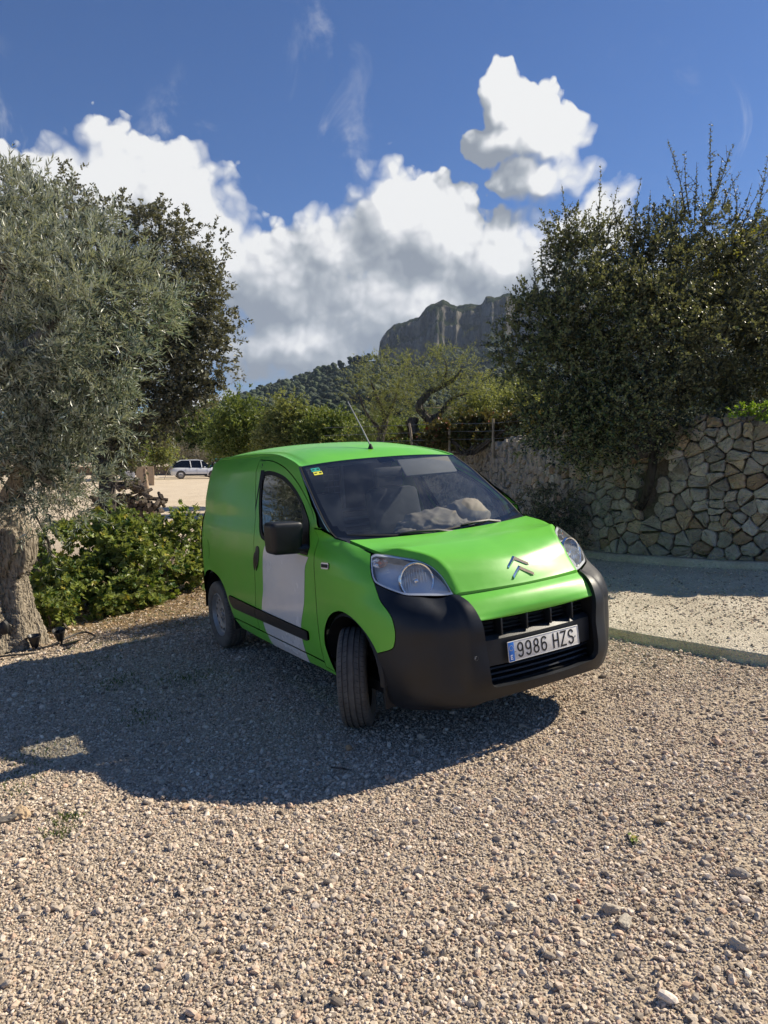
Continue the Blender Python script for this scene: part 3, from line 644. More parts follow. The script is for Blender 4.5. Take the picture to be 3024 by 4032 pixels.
# ---- wheels
def wheel(c, steer, s):
    w = empty('wheel'); w.parent = van; w.location = c; w.rotation_euler = (0, 0, R_(steer)+(math.pi if s > 0 else 0))
    # local: -y is the outer face
    R0, hw = .302, .0875; prof = [(-.070, .190), (-.082, .205), (-.0885, .235), (-.0885, .262), (-.083, .282), (-.074, .292)]; ms = [0]*6
    gro = [(-.050, .008), (-.018, .010), (.018, .010), (.050, .008)]
    y = -.068; prof.append((y, .296)); ms.append(0)
    for gy, gw in gro:
        r = R0-.006*(abs(gy)/.07)**2
        prof += [(gy-gw/2, r), (gy-gw/2+.001, r-.008), (gy+gw/2-.001, r-.008), (gy+gw/2, r)]; ms += [0]*4
    prof += [(-a, r) for a, r in [(-.068, .296), (-.074, .292), (-.083, .282), (-.0885, .262), (-.0885, .235), (-.082, .205), (-.070, .190)]]; ms += [0]*7
    mb = MB(); mb.lathe(prof, 72, 'y')
    ty = mb.build('tyre', [TYRE], w, sharp=32)
    # tread sipes: flat dark strips on the ribs, slot shade put into the colour
    sp = MB()
    for (ya, yb, n, sk) in ((-.076, -.056, 64, .10), (-.044, -.024, 56, .16), (.024, .044, 56, -.16), (.056, .076, 64, -.10)):
        for k in range(n):
            a0 = 2*math.pi*k/n; V = []
            for (yq, da) in ((ya, 0), (yb, sk*.16)):
                r = R0+.0012-.006*(abs(yq)/.07)**2 - (.0025 if abs(yq) > .07 else 0)
                for dd in (-.0045, .0045): a = a0+da+dd; V.append((r*math.cos(a), yq, r*math.sin(a)))
            sp.add(V, [(0, 1, 3, 2)])
    sp.build('dark_sipe_strip', [RUBBER], w, smooth=False, kind='stuff')
    # steel rim
    rm = MB(); rm.lathe([(-.060, .196), (-.074, .192), (-.076, .186), (-.062, .180), (-.045, .172), (-.035, .150)], 48, 'y')
    rm.build('rim', [STEEL], w)
    d = bpy.data.meshes.new('disc'); pts = []; 
    # disc face with ventilation holes near its rim and four oval holes in the middle, cut as real openings
    loops = [[(.158*math.cos(t), .158*math.sin(t)) for t in np.linspace(0, 2*math.pi, 64, endpoint=False)]]
    for k in range(12):
        a = 2*math.pi*(k+.5)/12; ca, sa = math.cos(a), math.sin(a)
        loops.append([(.131*ca+.011*math.cos(t)*ca-.014*math.sin(t)*sa, .131*sa+.011*math.cos(t)*sa+.014*math.sin(t)*ca) for t in np.linspace(0, 2*math.pi, 10, endpoint=False)])
    for k in range(4):
        a = 2*math.pi*(k+.5)/4; ca, sa = math.cos(a), math.sin(a)
        loops.append([(.049*ca+.011*math.cos(t)*ca-.015*math.sin(t)*sa, .049*sa+.011*math.cos(t)*sa+.015*math.sin(t)*ca) for t in np.linspace(0, 2*math.pi, 10, endpoint=False)])
    pp = []; ed = []
    for L in loops: n0 = len(pp); pp += L; ed += [(n0+i, n0+(i+1) % len(L)) for i in range(len(L))]
    for r in (.145, .105, .09, .075, .03): pp += [(r*math.cos(t), r*math.sin(t)) for t in np.linspace(0, 2*math.pi, 40, endpoint=False)]
    co, _e, tr, _1, _2, _3 = delaunay_2d_cdt([Vector(p) for p in pp], ed, [], 0, 1e-6); UV = np.array([(c_.x, c_.y) for c_ in co]); T = np.array([t for t in tr if len(t) == 3]); cen = UV[T].mean(1)
    k = pip(cen[:, 0], cen[:, 1], np.array(loops[0]))
    for L in loops[1:]: k &= ~pip(cen[:, 0], cen[:, 1], np.array(L))
    r = np.hypot(UV[:, 0], UV[:, 1]); dep = np.interp(r, [0, .03, .075, .082, .095, .11, .145, .158], [-.040, -.042, -.042, -.036, -.032, -.046, -.052, -.034])
    link('rim_disc', mesh_np('rim_disc', np.stack([UV[:, 0], dep, UV[:, 1]], 1), T[k], STEEL, smooth=True), w)
    MB().lathe([(-.01, .17), (-.01, 0)], 24, 'y').build('brake_drum', [DARKP], w)
    hub = MB(); hub.lathe([(-.054, 0), (-.054, .022), (-.042, .026)], 20, 'y')
    for k in range(4): a = math.pi/2*k; hub.lathe([(-.052, 0), (-.052, .008), (-.040, .009)], 8, 'y', (.049*math.cos(a), 0, .049*math.sin(a)))
    hub.build('hub', [STEEL], w)
wheel((-.045, -.725, .300), -35, -1); wheel((-.045, .725, .300), -33, 1); wheel((-2.475, -.735, .300), 0, -1); wheel((-2.475, .735, .300), 0, 1)
# axle / underbody
ub = MB(); ub.box((-1.2, 0, .30), (3.3, 1.45, .06)); ub.box((.40, 0, .33), (.7, 1.0, .08)); ub.box((-1.2, 0, .40), (.9, 1.5, .2)); ub.build('underbody', [DARKP], van)
# ---- mirrors
def mirror2(s):
    m_ = empty('mirror'); m_.parent = van
    bm = bmesh.new(); bmesh.ops.create_cube(bm, size=1); bmesh.ops.bevel(bm, geom=bm.edges[:], offset=.17, segments=4, profile=.6, affect='EDGES')
    for v in bm.verts:
        x, y, z = v.co; k = 1-.12*max(0, -z*2)
        v.co = Vector((-.455+x*.155+.03*z, s*(.965+y*.215*k), 1.150+z*.205+.012*y))
    me = bpy.data.meshes.new('mirror_shell'); bm.to_mesh(me); bm.free(); me.materials.append(BLACKP); me.polygons.foreach_set('use_smooth', [True]*len(me.polygons)); link('mirror_shell', me, m_)
    MB().box((-.535, s*.965, 1.150), (.006, .18, .165), bev=.002).build('mirror_glass', [CHROME], m_)
    MB().tube([(-.40, s*.80, 1.075), (-.415, s*.86, 1.072), (-.43, s*.93, 1.085)], [.040, .034, .040], 10, flat=.75).build('mirror_arm', [BLACKP], m_)
mirror2(-1)
_n = len(bpy.data.objects); _b = set(bpy.data.objects); mirror2(1)
for o in bpy.data.objects:
    if o not in _b and o.type == 'MESH':
        for v in o.data.vertices:
            if o.name.startswith('mirror_arm'): continue
            q = Matrix.Rotation(R_(78), 3, 'Z') @ (v.co-Vector((-.42, .86, 0))); v.co = q+Vector((-.46, .850, -.20))
# ---- wipers
def wg(sv, wv):
    n, m = Gw.shape[:2]; a = sv*(n-1); b = (wv+1)/2*(m-1); i, j = min(int(a), n-2), min(int(b), m-2); p, q = a-i, b-j
    return Vector((Gw[i, j]*(1-p)*(1-q)+Gw[i+1, j]*p*(1-q)+Gw[i, j+1]*(1-p)*q+Gw[i+1, j+1]*p*q))
def wiper(blade, arm, up=.016):
    w = empty('wiper'); w.parent = van
    U = Vector((.45, 0, .89)); B = [wg(*p)+U*up for p in blade]
    MB().tube(B, [.003]+[.008]*(len(B)-2)+[.003], 6).build('wiper_blade', [RUBBER], w)
    A = [wg(*arm[0])+U*.01]+[wg(*p)+U*(up+.022) for p in arm[1:-1]]+[wg(*arm[-1])+U*(up+.010)]
    MB().tube(A, [.014]+[.009]*(len(A)-2)+[.006], 6).build('wiper_arm', [BLACKP], w)
    return w
wiper([(.955, -.93), (.965, -.75), (.972, -.55), (.972, -.36), (.965, -.20)], [(1.0, .02), (.99, -.15), (.975, -.38), (.970, -.50)])
wiper([(.955, -.18), (.925, .02), (.895, .22), (.87, .38), (.85, .50)], [(1.0, .62), (.965, .45), (.93, .25), (.905, .14)])
# black cowl tray between the glass and the hood
CE = [(-.185, .745, 1.150), (-.10, .715, 1.128), (-.045, .70, 1.112)]; CC = [(.000, 0, 1.098), (.035, 0, 1.088), (.06, 0, 1.080)]
G, s_, aw = loft(CE, CC, 31, 3); shell('cowl', G, BLACKP, van, lip=0)
# ---- aerial
an = empty('aerial'); an.parent = van
MB().lathe([(0, .020), (.01, .019), (.028, .011), (.036, .008), (.040, 0)], 14, 'z', (-.955, 0, 1.674)).build('aerial_base', [RUBBER], an)
MB().tube([(-.96, 0, 1.705), (-1.08, 0, 1.85), (-1.262, 0, 2.054)], [.0065, .0055, .0045], 6).build('aerial_rod', [mat('aerial_grey', (.30, .30, .31), .4)], an)
# ---- stickers on the glass
STG = mat('sticker_teal', (.03, .38, .30), .5); STY = mat('sticker_yellow', (.75, .72, .08), .5)
def sticker(s0, w0, ds, dw, m_):
    a, b, c, d = wg(s0, w0), wg(s0, w0+dw), wg(s0+ds, w0+dw), wg(s0+ds, w0); u = Vector((.5, 0, .85))*.0025
    o = MB().add([p+u for p in (a, b, c, d)]+[p+u*.3 for p in (a, b, c, d)], [(0, 1, 2, 3), (7, 6, 5, 4), (0, 4, 5, 1), (1, 5, 6, 2), (2, 6, 7, 3), (3, 7, 4, 0)]).build('sticker', [m_], van, smooth=False)
    k = MB()
    for (f0, f1, g0, g1) in ((.10, .40, .35, .6), (.66, .74, .3, .7), (.8, .9, .25, .7)):
        q = [wg(s0+ds*g, w0+dw*f)+u*1.6 for f, g in ((f0, g0), (f1, g0), (f1, g1), (f0, g1))]; k.add(q, [(0, 1, 2, 3)])
    k.build('sticker_print', [INK], o, smooth=False)
sticker(.050, -.915, .042, .095, STG); sticker(.097, -.905, .040, .095, STY)
# ---- interior
inn = empty('cabin'); inn.parent = van
MB().box((-1.55, 0, .78), (.03, 1.45, .76)).build('bulkhead', [GREYIN], inn)
rb = MB(); [rb.box((-1.53, 0, .78+.055*k), (.02, 1.40, .022), bev=.006) for k in range(7)]; rb.build('bulkhead_rib', [mat('grey_metal_panel', (.22, .24, .26), .6)], inn)
gm = MB(); [gm.box((-1.50, -.66+.055*k, 1.40), (.005, .004, .44)) for k in range(13)]; [gm.box((-1.50, -.33, 1.19+.05*k), (.005, .68, .004)) for k in range(10)]; gm.box((-1.50, 0, 1.19), (.02, 1.3, .025)); gm.box((-1.50, 0.02, 1.40), (.02, .025, .44)); gm.build('mesh_partition', [mat('mesh_wire', (.10, .11, .13), .5, metal=.3)], inn)
MB().box((-1.75, 0, 1.0), (.02, 1.3, 1.2)).build('load_bay_lining', [DARKP], inn)
hl = MB(); G, s_, aw = loft([(x, y-.03, z-.03) for x, y, z in GE], [(x, y, z-.035) for x, y, z in GC], 21, 3); shell('headlining', G, mat('headlining', (.16, .17, .18), .9), inn, lip=0)
da = MB(); da.box((-.20, 0, .98), (.46, 1.36, .16), Matrix.Rotation(R_(6), 3, 'Y'), bev=.04); da.box((-.36, 0, .80), (.30, 1.34, .30), bev=.04); da.build('dashboard', [mat('dashboard_grey', (.045, .05, .058), .75, bump=.001, bscale=300)], inn)
MB().box((-.40, .36, 1.075), (.20, .34, .06), bev=.03).build('instrument_hood', [DARKP], inn)
MB().box((-.9, 0, .42), (1.6, 1.5, .04)).build('cabin_floor', [DARKP], inn)
for y in (-.36, .36):
    st = MB(); st.box((-.95, y, .72), (.50, .50, .16), bev=.06); st.box((-1.24, y, 1.05), (.14, .48, .62), Matrix.Rotation(R_(-14), 3, 'Y'), bev=.06); st.build('seat', [FABRIC], inn)
    MB().box((-1.34, y, 1.43), (.10, .27, .17), Matrix.Rotation(R_(-12), 3, 'Y'), bev=.045).build('headrest', [FABRIC], inn)
sw = MB(); n_ = 28; c0 = Vector((-.60, .36, 1.05)); ax = Matrix.Rotation(R_(-62), 3, 'Y'); ring = [c0+ax@Vector((.185*math.cos(2*math.pi*i/n_), .185*math.sin(2*math.pi*i/n_), 0)) for i in range(n_+1)]
sw.tube(ring, .014, 8, cap=False); sw.tube([c0-ax@Vector((.16, 0, 0)), c0+ax@Vector((0, 0, -.03)), c0+ax@Vector((0, .17, 0))], .016, 6); sw.tube([c0, c0+ax@Vector((0, -.17, 0))], .016, 6); sw.tube([c0+ax@Vector((0, 0, .02)), c0-ax@Vector((0, 0, .22))], .035, 8); sw.build('steering_wheel', [DARKP], inn)
VIS = mat('sun_visor_grey', (.10, .105, .11), .8)
MB().box((-.70, .33, 1.515), (.17, .46, .022), Matrix.Rotation(R_(46), 3, 'Y'), bev=.009).build('sun_visor', [VIS], inn)
MB().box((-.72, 0.0, 1.50), (.05, .22, .07), bev=.015).build('rear_view_mirror', [DARKP], inn)
both(lambda s: MB().tube([(-1.45, s*.66, 1.56), (-1.42, s*.74, 1.30), (-1.36, s*.78, 1.05), (-1.35, s*.80, .5)], [.035]*4, 6).build('door_pillar', [DARKP], inn))
van.matrix_world = TILT
# ---- clothing lying on the dashboard, seen through the glass
def rumple(name, c, size, seed, material, creases=9, quilt=False):
    rnd = np.random.RandomState(seed); bm = bmesh.new(); bmesh.ops.create_icosphere(bm, subdivisions=5, radius=1)
    D = np.array([v.co[:] for v in bm.verts]); k = rnd.normal(size=(creases, 3)); k /= np.linalg.norm(k, axis=1)[:, None]; ph = rnd.rand(creases)*6.28
    r = np.ones(len(D))
    for i in range(creases):
        t = D@k[i]*rnd.uniform(2.2, 4.5)*(1+.12*i)+np.sin(D@rnd.normal(size=3)*2.2)*1.5+ph[i]; r += (.13/(1+.22*i))*((1-np.abs(np.sin(t)))**2.2-.25)*np.clip(.5+D@rnd.normal(size=3), 0, 1)
    if quilt: t = np.abs(np.sin(D[:, 0]*9+D[:, 2]*2)); t2 = np.abs(np.sin(D[:, 1]*9-D[:, 2]*9)); r += .05*np.minimum(t**.4, t2**.4)
    V = D*r[:, None]; V[:, 2] = np.where(V[:, 2] < -.45, -.45, V[:, 2])
    V = V*np.array(size)/2+np.array(c)
    F = [[v.index for v in f.verts] for f in bm.faces]; bm.free()
    return mesh_np(name, V, np.array(F), material)
JK = mat('jacket_taupe', (.15, .135, .115), .85, var=.08, vscale=30, bump=.004, bscale=14); JK2 = mat('jacket_taupe_light', (.21, .19, .16), .8)
jk = empty('jacket', label='crumpled taupe jacket lying on the dashboard behind the windshield', category='jacket')
link('jacket_body', rumple('jacket_body', (-.27, .05, 1.10), (.36, .56, .27), 3, JK, 13), jk); link('jacket_sleeve', rumple('jacket_sleeve', (-.30, .36, 1.14), (.28, .34, .27), 5, JK2, 4, True), jk)
link('jacket_sleeve', rumple('jacket_sleeve', (-.17, .17, 1.08), (.20, .30, .16), 8, JK, 9), jk); link('jacket_collar', rumple('jacket_collar', (-.22, -.18, 1.07), (.24, .20, .14), 9, JK, 9), jk)
jk.matrix_world = TILT
gl = link('cloth', rumple('cloth', (-.22, -.47, 1.07), (.10, .13, .07), 11, JK2, 7), None, label='small pale crumpled cloth on the right end of the dashboard', category='cloth'); gl.matrix_world = TILT
# ------------------------------------------------------------------ ground
rng = np.random.RandomState(7)
def sm(x, a, b): t = np.clip((np.asarray(x, float)-a)/(b-a), 0, 1); return t*t*(3-2*t)
def Hg(a, d):
    a = np.asarray(a, float); d = np.asarray(d, float)
    near = .0698*(np.clip(a, -9, 12)-.503)-.0
    far = -.42-.0078*np.clip(d-15, 0, 90)
    w = sm(d, 10.0, 19.0)*sm(-a, -1.5, 1.0)
    return near*(1-w)+far*w
def ground_z(x, y): a, d = AD(x, y); return Hg(a, d)
# plan of the stone wall, camera frame (a, d, top z)
WALL = [(7.6, 6.1, 2.10), (5.4, 7.15, 2.07), (4.15, 7.87, 2.04), (2.87, 9.25, 1.98), (2.36, 10.8, 1.94), (2.02, 13.6, 1.82), (1.55, 17.2, 1.66), (.85, 20.5, 1.56), (-.3, 24, 1.45), (-2.0, 28, 1.3)]
# kerb in the frame of the van
KERB = [TILT @ Vector(p) for p in ((-9.0, .95, 0), (-3.0, 1.45, 0), (-.3, 1.79, 0), (.91, 1.95, 0), (3.5, 2.35, 0), (7, 2.9, 0))]
KAD = np.array([AD(p.x, p.y) for p in KERB])
def right_of_kerb(a, d):
    """distance on the slab side of the kerb (positive) measured roughly square to it"""
    P = np.stack([np.ravel(a), np.ravel(d)], 1); best = np.full(len(P), 1e9); sg = np.zeros(len(P))
    for p, q in zip(KAD[:-1], KAD[1:]):
        v = q-p; L = v@v; t = np.clip(((P-p)@v)/L, 0, 1); c = p+t[:, None]*v; e = P-c; dist = np.linalg.norm(e, axis=1); s = np.sign(v[0]*e[:, 1]-v[1]*e[:, 0]); k = dist < best; best[k] = dist[k]; sg[k] = s[k]
    return (best*sg).reshape(np.shape(a))
_s = right_of_kerb(np.array([4.0]), np.array([7.0]))[0]; KS = 1 if _s > 0 else -1
def grid_mesh(aa, dd, zf):
    A, D = np.meshgrid(aa, dd, indexing='ij'); Z = zf(A, D); X = CAM.x+A*RT.x+D*FH.x; Y = CAM.y+A*RT.y+D*FH.y
    V = np.stack([X, Y, Z], -1).reshape(-1, 3); n, m = A.shape; i = np.arange(n*m).reshape(n, m)
    q = np.stack([i[:-1, :-1], i[1:, :-1], i[1:, 1:], i[:-1, 1:]], -1).reshape(-1, 4); return V, q
def vn(a, d, s, seed=0):
    """cheap smooth noise on numpy arrays"""
    r = np.random.RandomState(seed); o = 0
    for k in range(5):
        f = s*(1.7**k); th = r.rand()*6.28; th2 = r.rand()*6.28
        o = o+np.sin((a*math.cos(th)+d*math.sin(th))*f+r.rand()*6)*np.sin((a*math.cos(th2)+d*math.sin(th2))*f*.83+r.rand()*6)/(1.35**k)
    return o/2.2
def ground_material():
    m = bpy.data.materials.new('ground_gravel_and_dust'); m.use_nodes = True; T = NT(m.node_tree); b = m.node_tree.nodes['Principled BSDF']
    P = T.add('ShaderNodeNewGeometry').outputs['Position']
    f = T.vec('DOT_PRODUCT', T.vec('SUBTRACT', P, tuple(CAM)), tuple(FH), out=1)
    a = T.vec('DOT_PRODUCT', T.vec('SUBTRACT', P, tuple(CAM)), tuple(RT), out=1)
    n1 = T.noise(P, .9, 4, .6); n2 = T.noise(P, 14, 4, .65); v = T.voro(P, 95, out='Color'); vd = T.voro(P, 95); v2 = T.voro(P, 42); v2c = T.voro(P, 42, out='Color')
    sand = T.ramp(n2, [(.25, (.275, .205, .14)), (.5, (.40, .31, .215)), (.75, (.53, .43, .31))])
    peb = T.mix(.45, sand, T.ramp(T.vec('DOT_PRODUCT', v, (1, 0, 0), out=1), [(0, (.22, .18, .14)), (.5, (.47, .395, .31)), (1, (.68, .60, .49))]))
    lot = T.ramp(T.math('ADD', T.math('MULTIPLY', n2, .5), T.math('MULTIPLY', n1, .5)), [(.3, (.47, .38, .27)), (.5, (.60, .50, .37)), (.7, (.68, .59, .45))])
    base = T.mix(T.range(f, 13.5, 18), peb, lot)
    # leaf litter and thin soil under the trees on the left
    soil = T.ramp(T.noise(P, 30, 4, .7), [(.3, (.10, .075, .05)), (.5, (.24, .17, .10)), (.7, (.40, .30, .19))])
    msk = T.math('MULTIPLY', T.math('MULTIPLY', T.range(f, 6.2, 7.6), T.range(f, 15, 12)), T.range(T.math('ADD', a, T.math('MULTIPLY', T.math('SUBTRACT', n1, .5), 1.4)), -1.7, -2.5))
    base = T.mix(msk, base, soil)
    gr = T.range(T.noise(P, 2.1, 4, .65), .56, .66); gm = T.math('MULTIPLY', gr, T.math('MULTIPLY', T.range(a, -.9, -2.2), T.range(f, 16, 13)))
    base = T.mix(T.math('MULTIPLY', gm, .55), base, (.07, .095, .03))
    T.l.new(base, b.inputs['Base Color']); b.inputs['Roughness'].default_value = .92; b.inputs['Specular IOR Level'].default_value = .2
    hgt = T.math('ADD', T.math('MULTIPLY', T.math('SUBTRACT', 1, vd), .55), T.math('ADD', T.math('MULTIPLY', T.math('SUBTRACT', 1, v2), .8), T.math('MULTIPLY', n2, .5)))
    bp = T.add('ShaderNodeBump'); bp.inputs['Distance'].default_value = .011; bp.inputs['Strength'].default_value = 1; T.l.new(hgt, bp.inputs['Height']); T.l.new(bp.outputs[0], b.inputs['Normal'])
    return m
GM = ground_material()
aa = np.unique(np.concatenate([np.linspace(-3000, -60, 12), np.linspace(-60, -12, 17), np.linspace(-12, 10, 111), np.linspace(10, 60, 12), np.linspace(60, 3000, 10)])); dd = np.unique(np.concatenate([np.linspace(-300, -12, 6), np.linspace(-12, 20, 161), np.linspace(20, 90, 36), np.linspace(90, 3000, 14)]))
def zg(A, D):
    z = Hg(A, D)+.012*vn(A, D, 1.3, 1)*(D < 25)
    k = right_of_kerb(A, D)*KS
    z = z-.03*sm(k, 0.1, .3)*(D < 30)                     # stays under the slab
    return z
V, q = grid_mesh(aa, dd, zg); link('ground', mesh_np('ground', V, q, GM), None, kind='structure')
# ---- concrete slab drive with its rough kerb edge
SLABM = bpy.data.materials.new('dusty_concrete'); SLABM.use_nodes = True
def slab_mat(m, dust):
    T = NT(m.node_tree); b = m.node_tree.nodes['Principled BSDF']; P = T.add('ShaderNodeNewGeometry').outputs['Position']
    n1 = T.noise(P, 1.6, 5, .65); n2 = T.noise(P, 26, 5, .7); v = T.voro(P, 60)
    base = T.ramp(T.math('ADD', T.math('MULTIPLY', n1, .6), T.math('MULTIPLY', n2, .4)), [(.32, (.38, .33, .25)), (.48, (.54, .475, .37)), (.62, (.70, .63, .51))] if dust else [(.3, (.42, .35, .24)), (.5, (.62, .53, .38)), (.7, (.78, .70, .54))])
    base = T.mix(T.range(T.noise(P, 70, 3, .6), .55, .7, 0, .5), base, (.20, .18, .15))
    T.l.new(base, b.inputs['Base Color']); b.inputs['Roughness'].default_value = .9; b.inputs['Specular IOR Level'].default_value = .25
    bp = T.add('ShaderNodeBump'); bp.inputs['Distance'].default_value = .020; T.l.new(T.math('ADD', T.math('MULTIPLY', n2, 1.0), T.math('MULTIPLY', T.math('SUBTRACT', 1, v), .5)), bp.inputs['Height']); T.l.new(bp.outputs[0], b.inputs['Normal'])
slab_mat(SLABM, True); KERBM = bpy.data.materials.new('rough_kerb_concrete'); KERBM.use_nodes = True; slab_mat(KERBM, False)
def kerb_pt(t):
    """t metres along the kerb from its first point"""
    L = np.concatenate([[0], np.cumsum(np.linalg.norm(np.diff(KAD, axis=0), axis=1))]); a = np.interp(t, L, KAD[:, 0]); d = np.interp(t, L, KAD[:, 1]); return a, d, L[-1]
KL = kerb_pt(0)[2]; tt = np.linspace(0, KL, 260); ka, kd, _ = kerb_pt(tt); kd = kd+.018*vn(tt, tt*0, 5, 3)+.01*vn(tt, tt*0, 19, 4); ka = ka+.01*vn(tt, tt*0+3, 17, 5)
SH = .085
# slab: rows run from the kerb towards and beyond the wall
far_a, far_d = ka+3.2*RT.dot(FH)*0+np.interp(tt, [0, KL], [2.8, 6.5]), kd+np.interp(tt, [0, KL], [9.0, 7.5])
rows = np.concatenate([[0, .006, .02], np.linspace(.05, 1, 40)])
V = []; 
for i, r in enumerate(rows):
    a = ka+(far_a-ka)*r; d = kd+(far_d-kd)*r; z = Hg(a, d)+SH+.006*vn(a, d, 6, 8)+.010*vn(a, d, 1.2, 9)-(.012 if i == 0 else (.003 if i == 1 else 0)); V.append(np.stack([CAM.x+a*RT.x+d*FH.x, CAM.y+a*RT.y+d*FH.y, z], 1))
V = np.array(V); n, m = V.shape[:2]; i = np.arange(n*m).reshape(n, m); q = np.stack([i[:-1, :-1], i[1:, :-1], i[1:, 1:], i[:-1, 1:]], -1).reshape(-1, 4)
slab = link('slab_drive', mesh_np('slab_drive', V.reshape(-1, 3), q[:, ::-1] if KS < 0 else q, SLABM), None, kind='structure')
V = []
for k, (o, h) in enumerate(((0, -.010), (-.022, -.025), (-.028, -.05), (-.055, -.08), (-.09, -.13))):
    a = ka-o*0; d = kd+o+(.018 if k else .0)*vn(tt, tt*0+k, 13, 20+k)+(.01 if k else 0)*vn(tt, tt*0+k, 37, 30+k); z = Hg(a, d)+SH+h+(.008*vn(tt, tt*0, 21, 40+k) if k else 0); V.append(np.stack([CAM.x+a*RT.x+d*FH.x, CAM.y+a*RT.y+d*FH.y, z], 1))
V = np.array(V); n, m = V.shape[:2]; i = np.arange(n*m).reshape(n, m); q = np.stack([i[:-1, :-1], i[1:, :-1], i[1:, 1:], i[:-1, 1:]], -1).reshape(-1, 4)
link('kerb_edge', mesh_np('kerb_edge', V.reshape(-1, 3), q, KERBM), None, kind='structure')
# ------------------------------------------------------------------ gravel
def rock_mesh(name, seed, material, sub=1, flat=.7, cuts=5):
    r = np.random.RandomState(seed); bm = bmesh.new(); bmesh.ops.create_icosphere(bm, subdivisions=sub, radius=1); D = np.array([v.co[:] for v in bm.verts]); F = [[v.index for v in f.verts] for f in bm.faces]; bm.free()
    s = np.ones(len(D))
    for k in range(cuts):
        n = r.normal(size=3); n /= np.linalg.norm(n); h = r.uniform(.38, .80); dn = D@n; s = np.minimum(s, np.where(dn > .05, h/np.maximum(dn, .05), 9))
    s *= 1+.08*r.normal(size=len(D)); V = D*s[:, None]*np.array([1, r.uniform(.6, .95), flat*r.uniform(.75, 1.1)])
    return mesh_np(name, V, np.array(F), material, smooth=False)
def stone_mat(name, stops, bump=.004, bs=60, scl=9, obj=True, lich=None):
    m = bpy.data.materials.new(name); m.use_nodes = True; T = NT(m.node_tree); b = m.node_tree.nodes['Principled BSDF']
    rnd = T.add('ShaderNodeObjectInfo').outputs['Random']; tc = T.add('ShaderNodeTexCoord').outputs['Object']; P = T.add('ShaderNodeNewGeometry').outputs['Position']
    n = T.noise(P, scl, 5, .65); base = T.ramp(rnd, stops); f = T.range(n, .25, .75, .68, 1.25, smooth=False)
    c = T.vec('MULTIPLY', base, T.add('ShaderNodeCombineXYZ').outputs[0]) if False else T.mix(1.0, base, T.ramp(n, [(.25, (.60, .58, .56)), (.5, (.95, .95, .95)), (.75, (1.3, 1.25, 1.18))]), 'MULTIPLY')
    if lich:
        c = T.mix(T.range(T.noise(P, 5.5, 6, .7), .56, .66, 0, .75), c, lich)
        c = T.mix(T.range(T.noise(P, 23, 4, .7), .60, .68, 0, .6), c, (.50, .47, .42))
        c = T.mix(T.range(T.noise(P, 15, 5, .75), .40, .30, 0, .65), c, (.07, .06, .05))
    T.l.new(c, b.inputs['Base Color']); b.inputs['Roughness'].default_value = .88; b.inputs['Specular IOR Level'].default_value = .25
    if bump: bp = T.add('ShaderNodeBump'); bp.inputs['Distance'].default_value = bump; T.l.new(T.math('ADD', T.noise(P, bs, 5, .7), T.math('MULTIPLY', T.noise(P, bs*.25, 3, .6), 2.0)), bp.inputs['Height']); T.l.new(bp.outputs[0], b.inputs['Normal'])
    return m
GRAVM = stone_mat('gravel_stone', [(0, (.20, .165, .135)), (.13, (.39, .325, .255)), (.3, (.60, .505, .40)), (.5, (.48, .40, .315)), (.7, (.72, .62, .50)), (.86, (.55, .385, .275)), (1, (.86, .77, .65))], bump=.0006, bs=260, scl=50)
RC = bpy.data.collections.new('gravel_stones')
for k in range(9):
    o = bpy.data.objects.new('gravel_stone', rock_mesh('gravel_stone', 100+k, GRAVM, 1 if k < 7 else 2, .72, 6)); RC.objects.link(o)
def scatter(name, P, S, rots, coll, label, cat):
    me = bpy.data.meshes.new(name); me.vertices.add(len(P)); me.vertices.foreach_set('co', np.asarray(P, np.float32).ravel())
    at = me.attributes.new('s', 'FLOAT', 'POINT'); at.data.foreach_set('value', np.asarray(S, np.float32)); ar = me.attributes.new('r', 'FLOAT_VECTOR', 'POINT'); ar.data.foreach_set('vector', np.asarray(rots, np.float32).ravel())
    o = link(name, me, None, kind='stuff', label=label, category=cat)
    ng = bpy.data.node_groups.new(name+'_nodes', 'GeometryNodeTree'); ng.interface.new_socket('Geometry', in_out='INPUT', socket_type='NodeSocketGeometry'); ng.interface.new_socket('Geometry', in_out='OUTPUT', socket_type='NodeSocketGeometry')
    N = ng.nodes; L = ng.links; gi = N.new('NodeGroupInput'); go = N.new('NodeGroupOutput'); ci = N.new('GeometryNodeCollectionInfo'); ci.inputs['Collection'].default_value = coll; ci.inputs['Separate Children'].default_value = True; ci.inputs['Reset Children'].default_value = True
    m2p = N.new('GeometryNodeMeshToPoints'); ip = N.new('GeometryNodeInstanceOnPoints'); ip.inputs['Pick Instance'].default_value = True
    a1 = N.new('GeometryNodeInputNamedAttribute'); a1.data_type = 'FLOAT'; a1.inputs['Name'].default_value = 's'; a2 = N.new('GeometryNodeInputNamedAttribute'); a2.data_type = 'FLOAT_VECTOR'; a2.inputs['Name'].default_value = 'r'
    rv = N.new('FunctionNodeRandomValue'); rv.data_type = 'INT'; rv.inputs[4].default_value = 0; rv.inputs[5].default_value = 60
    L.new(gi.outputs[0], m2p.inputs[0]); L.new(m2p.outputs[0], ip.inputs['Points']); L.new(ci.outputs[0], ip.inputs['Instance']); L.new(a1.outputs[0], ip.inputs['Scale']); L.new(a2.outputs[0], ip.inputs['Rotation']); L.new(rv.outputs[2], ip.inputs['Instance Index']); L.new(ip.outputs[0], go.inputs[0])
    md = o.modifiers.new('scatter', 'NODES'); md.node_group = ng; return o
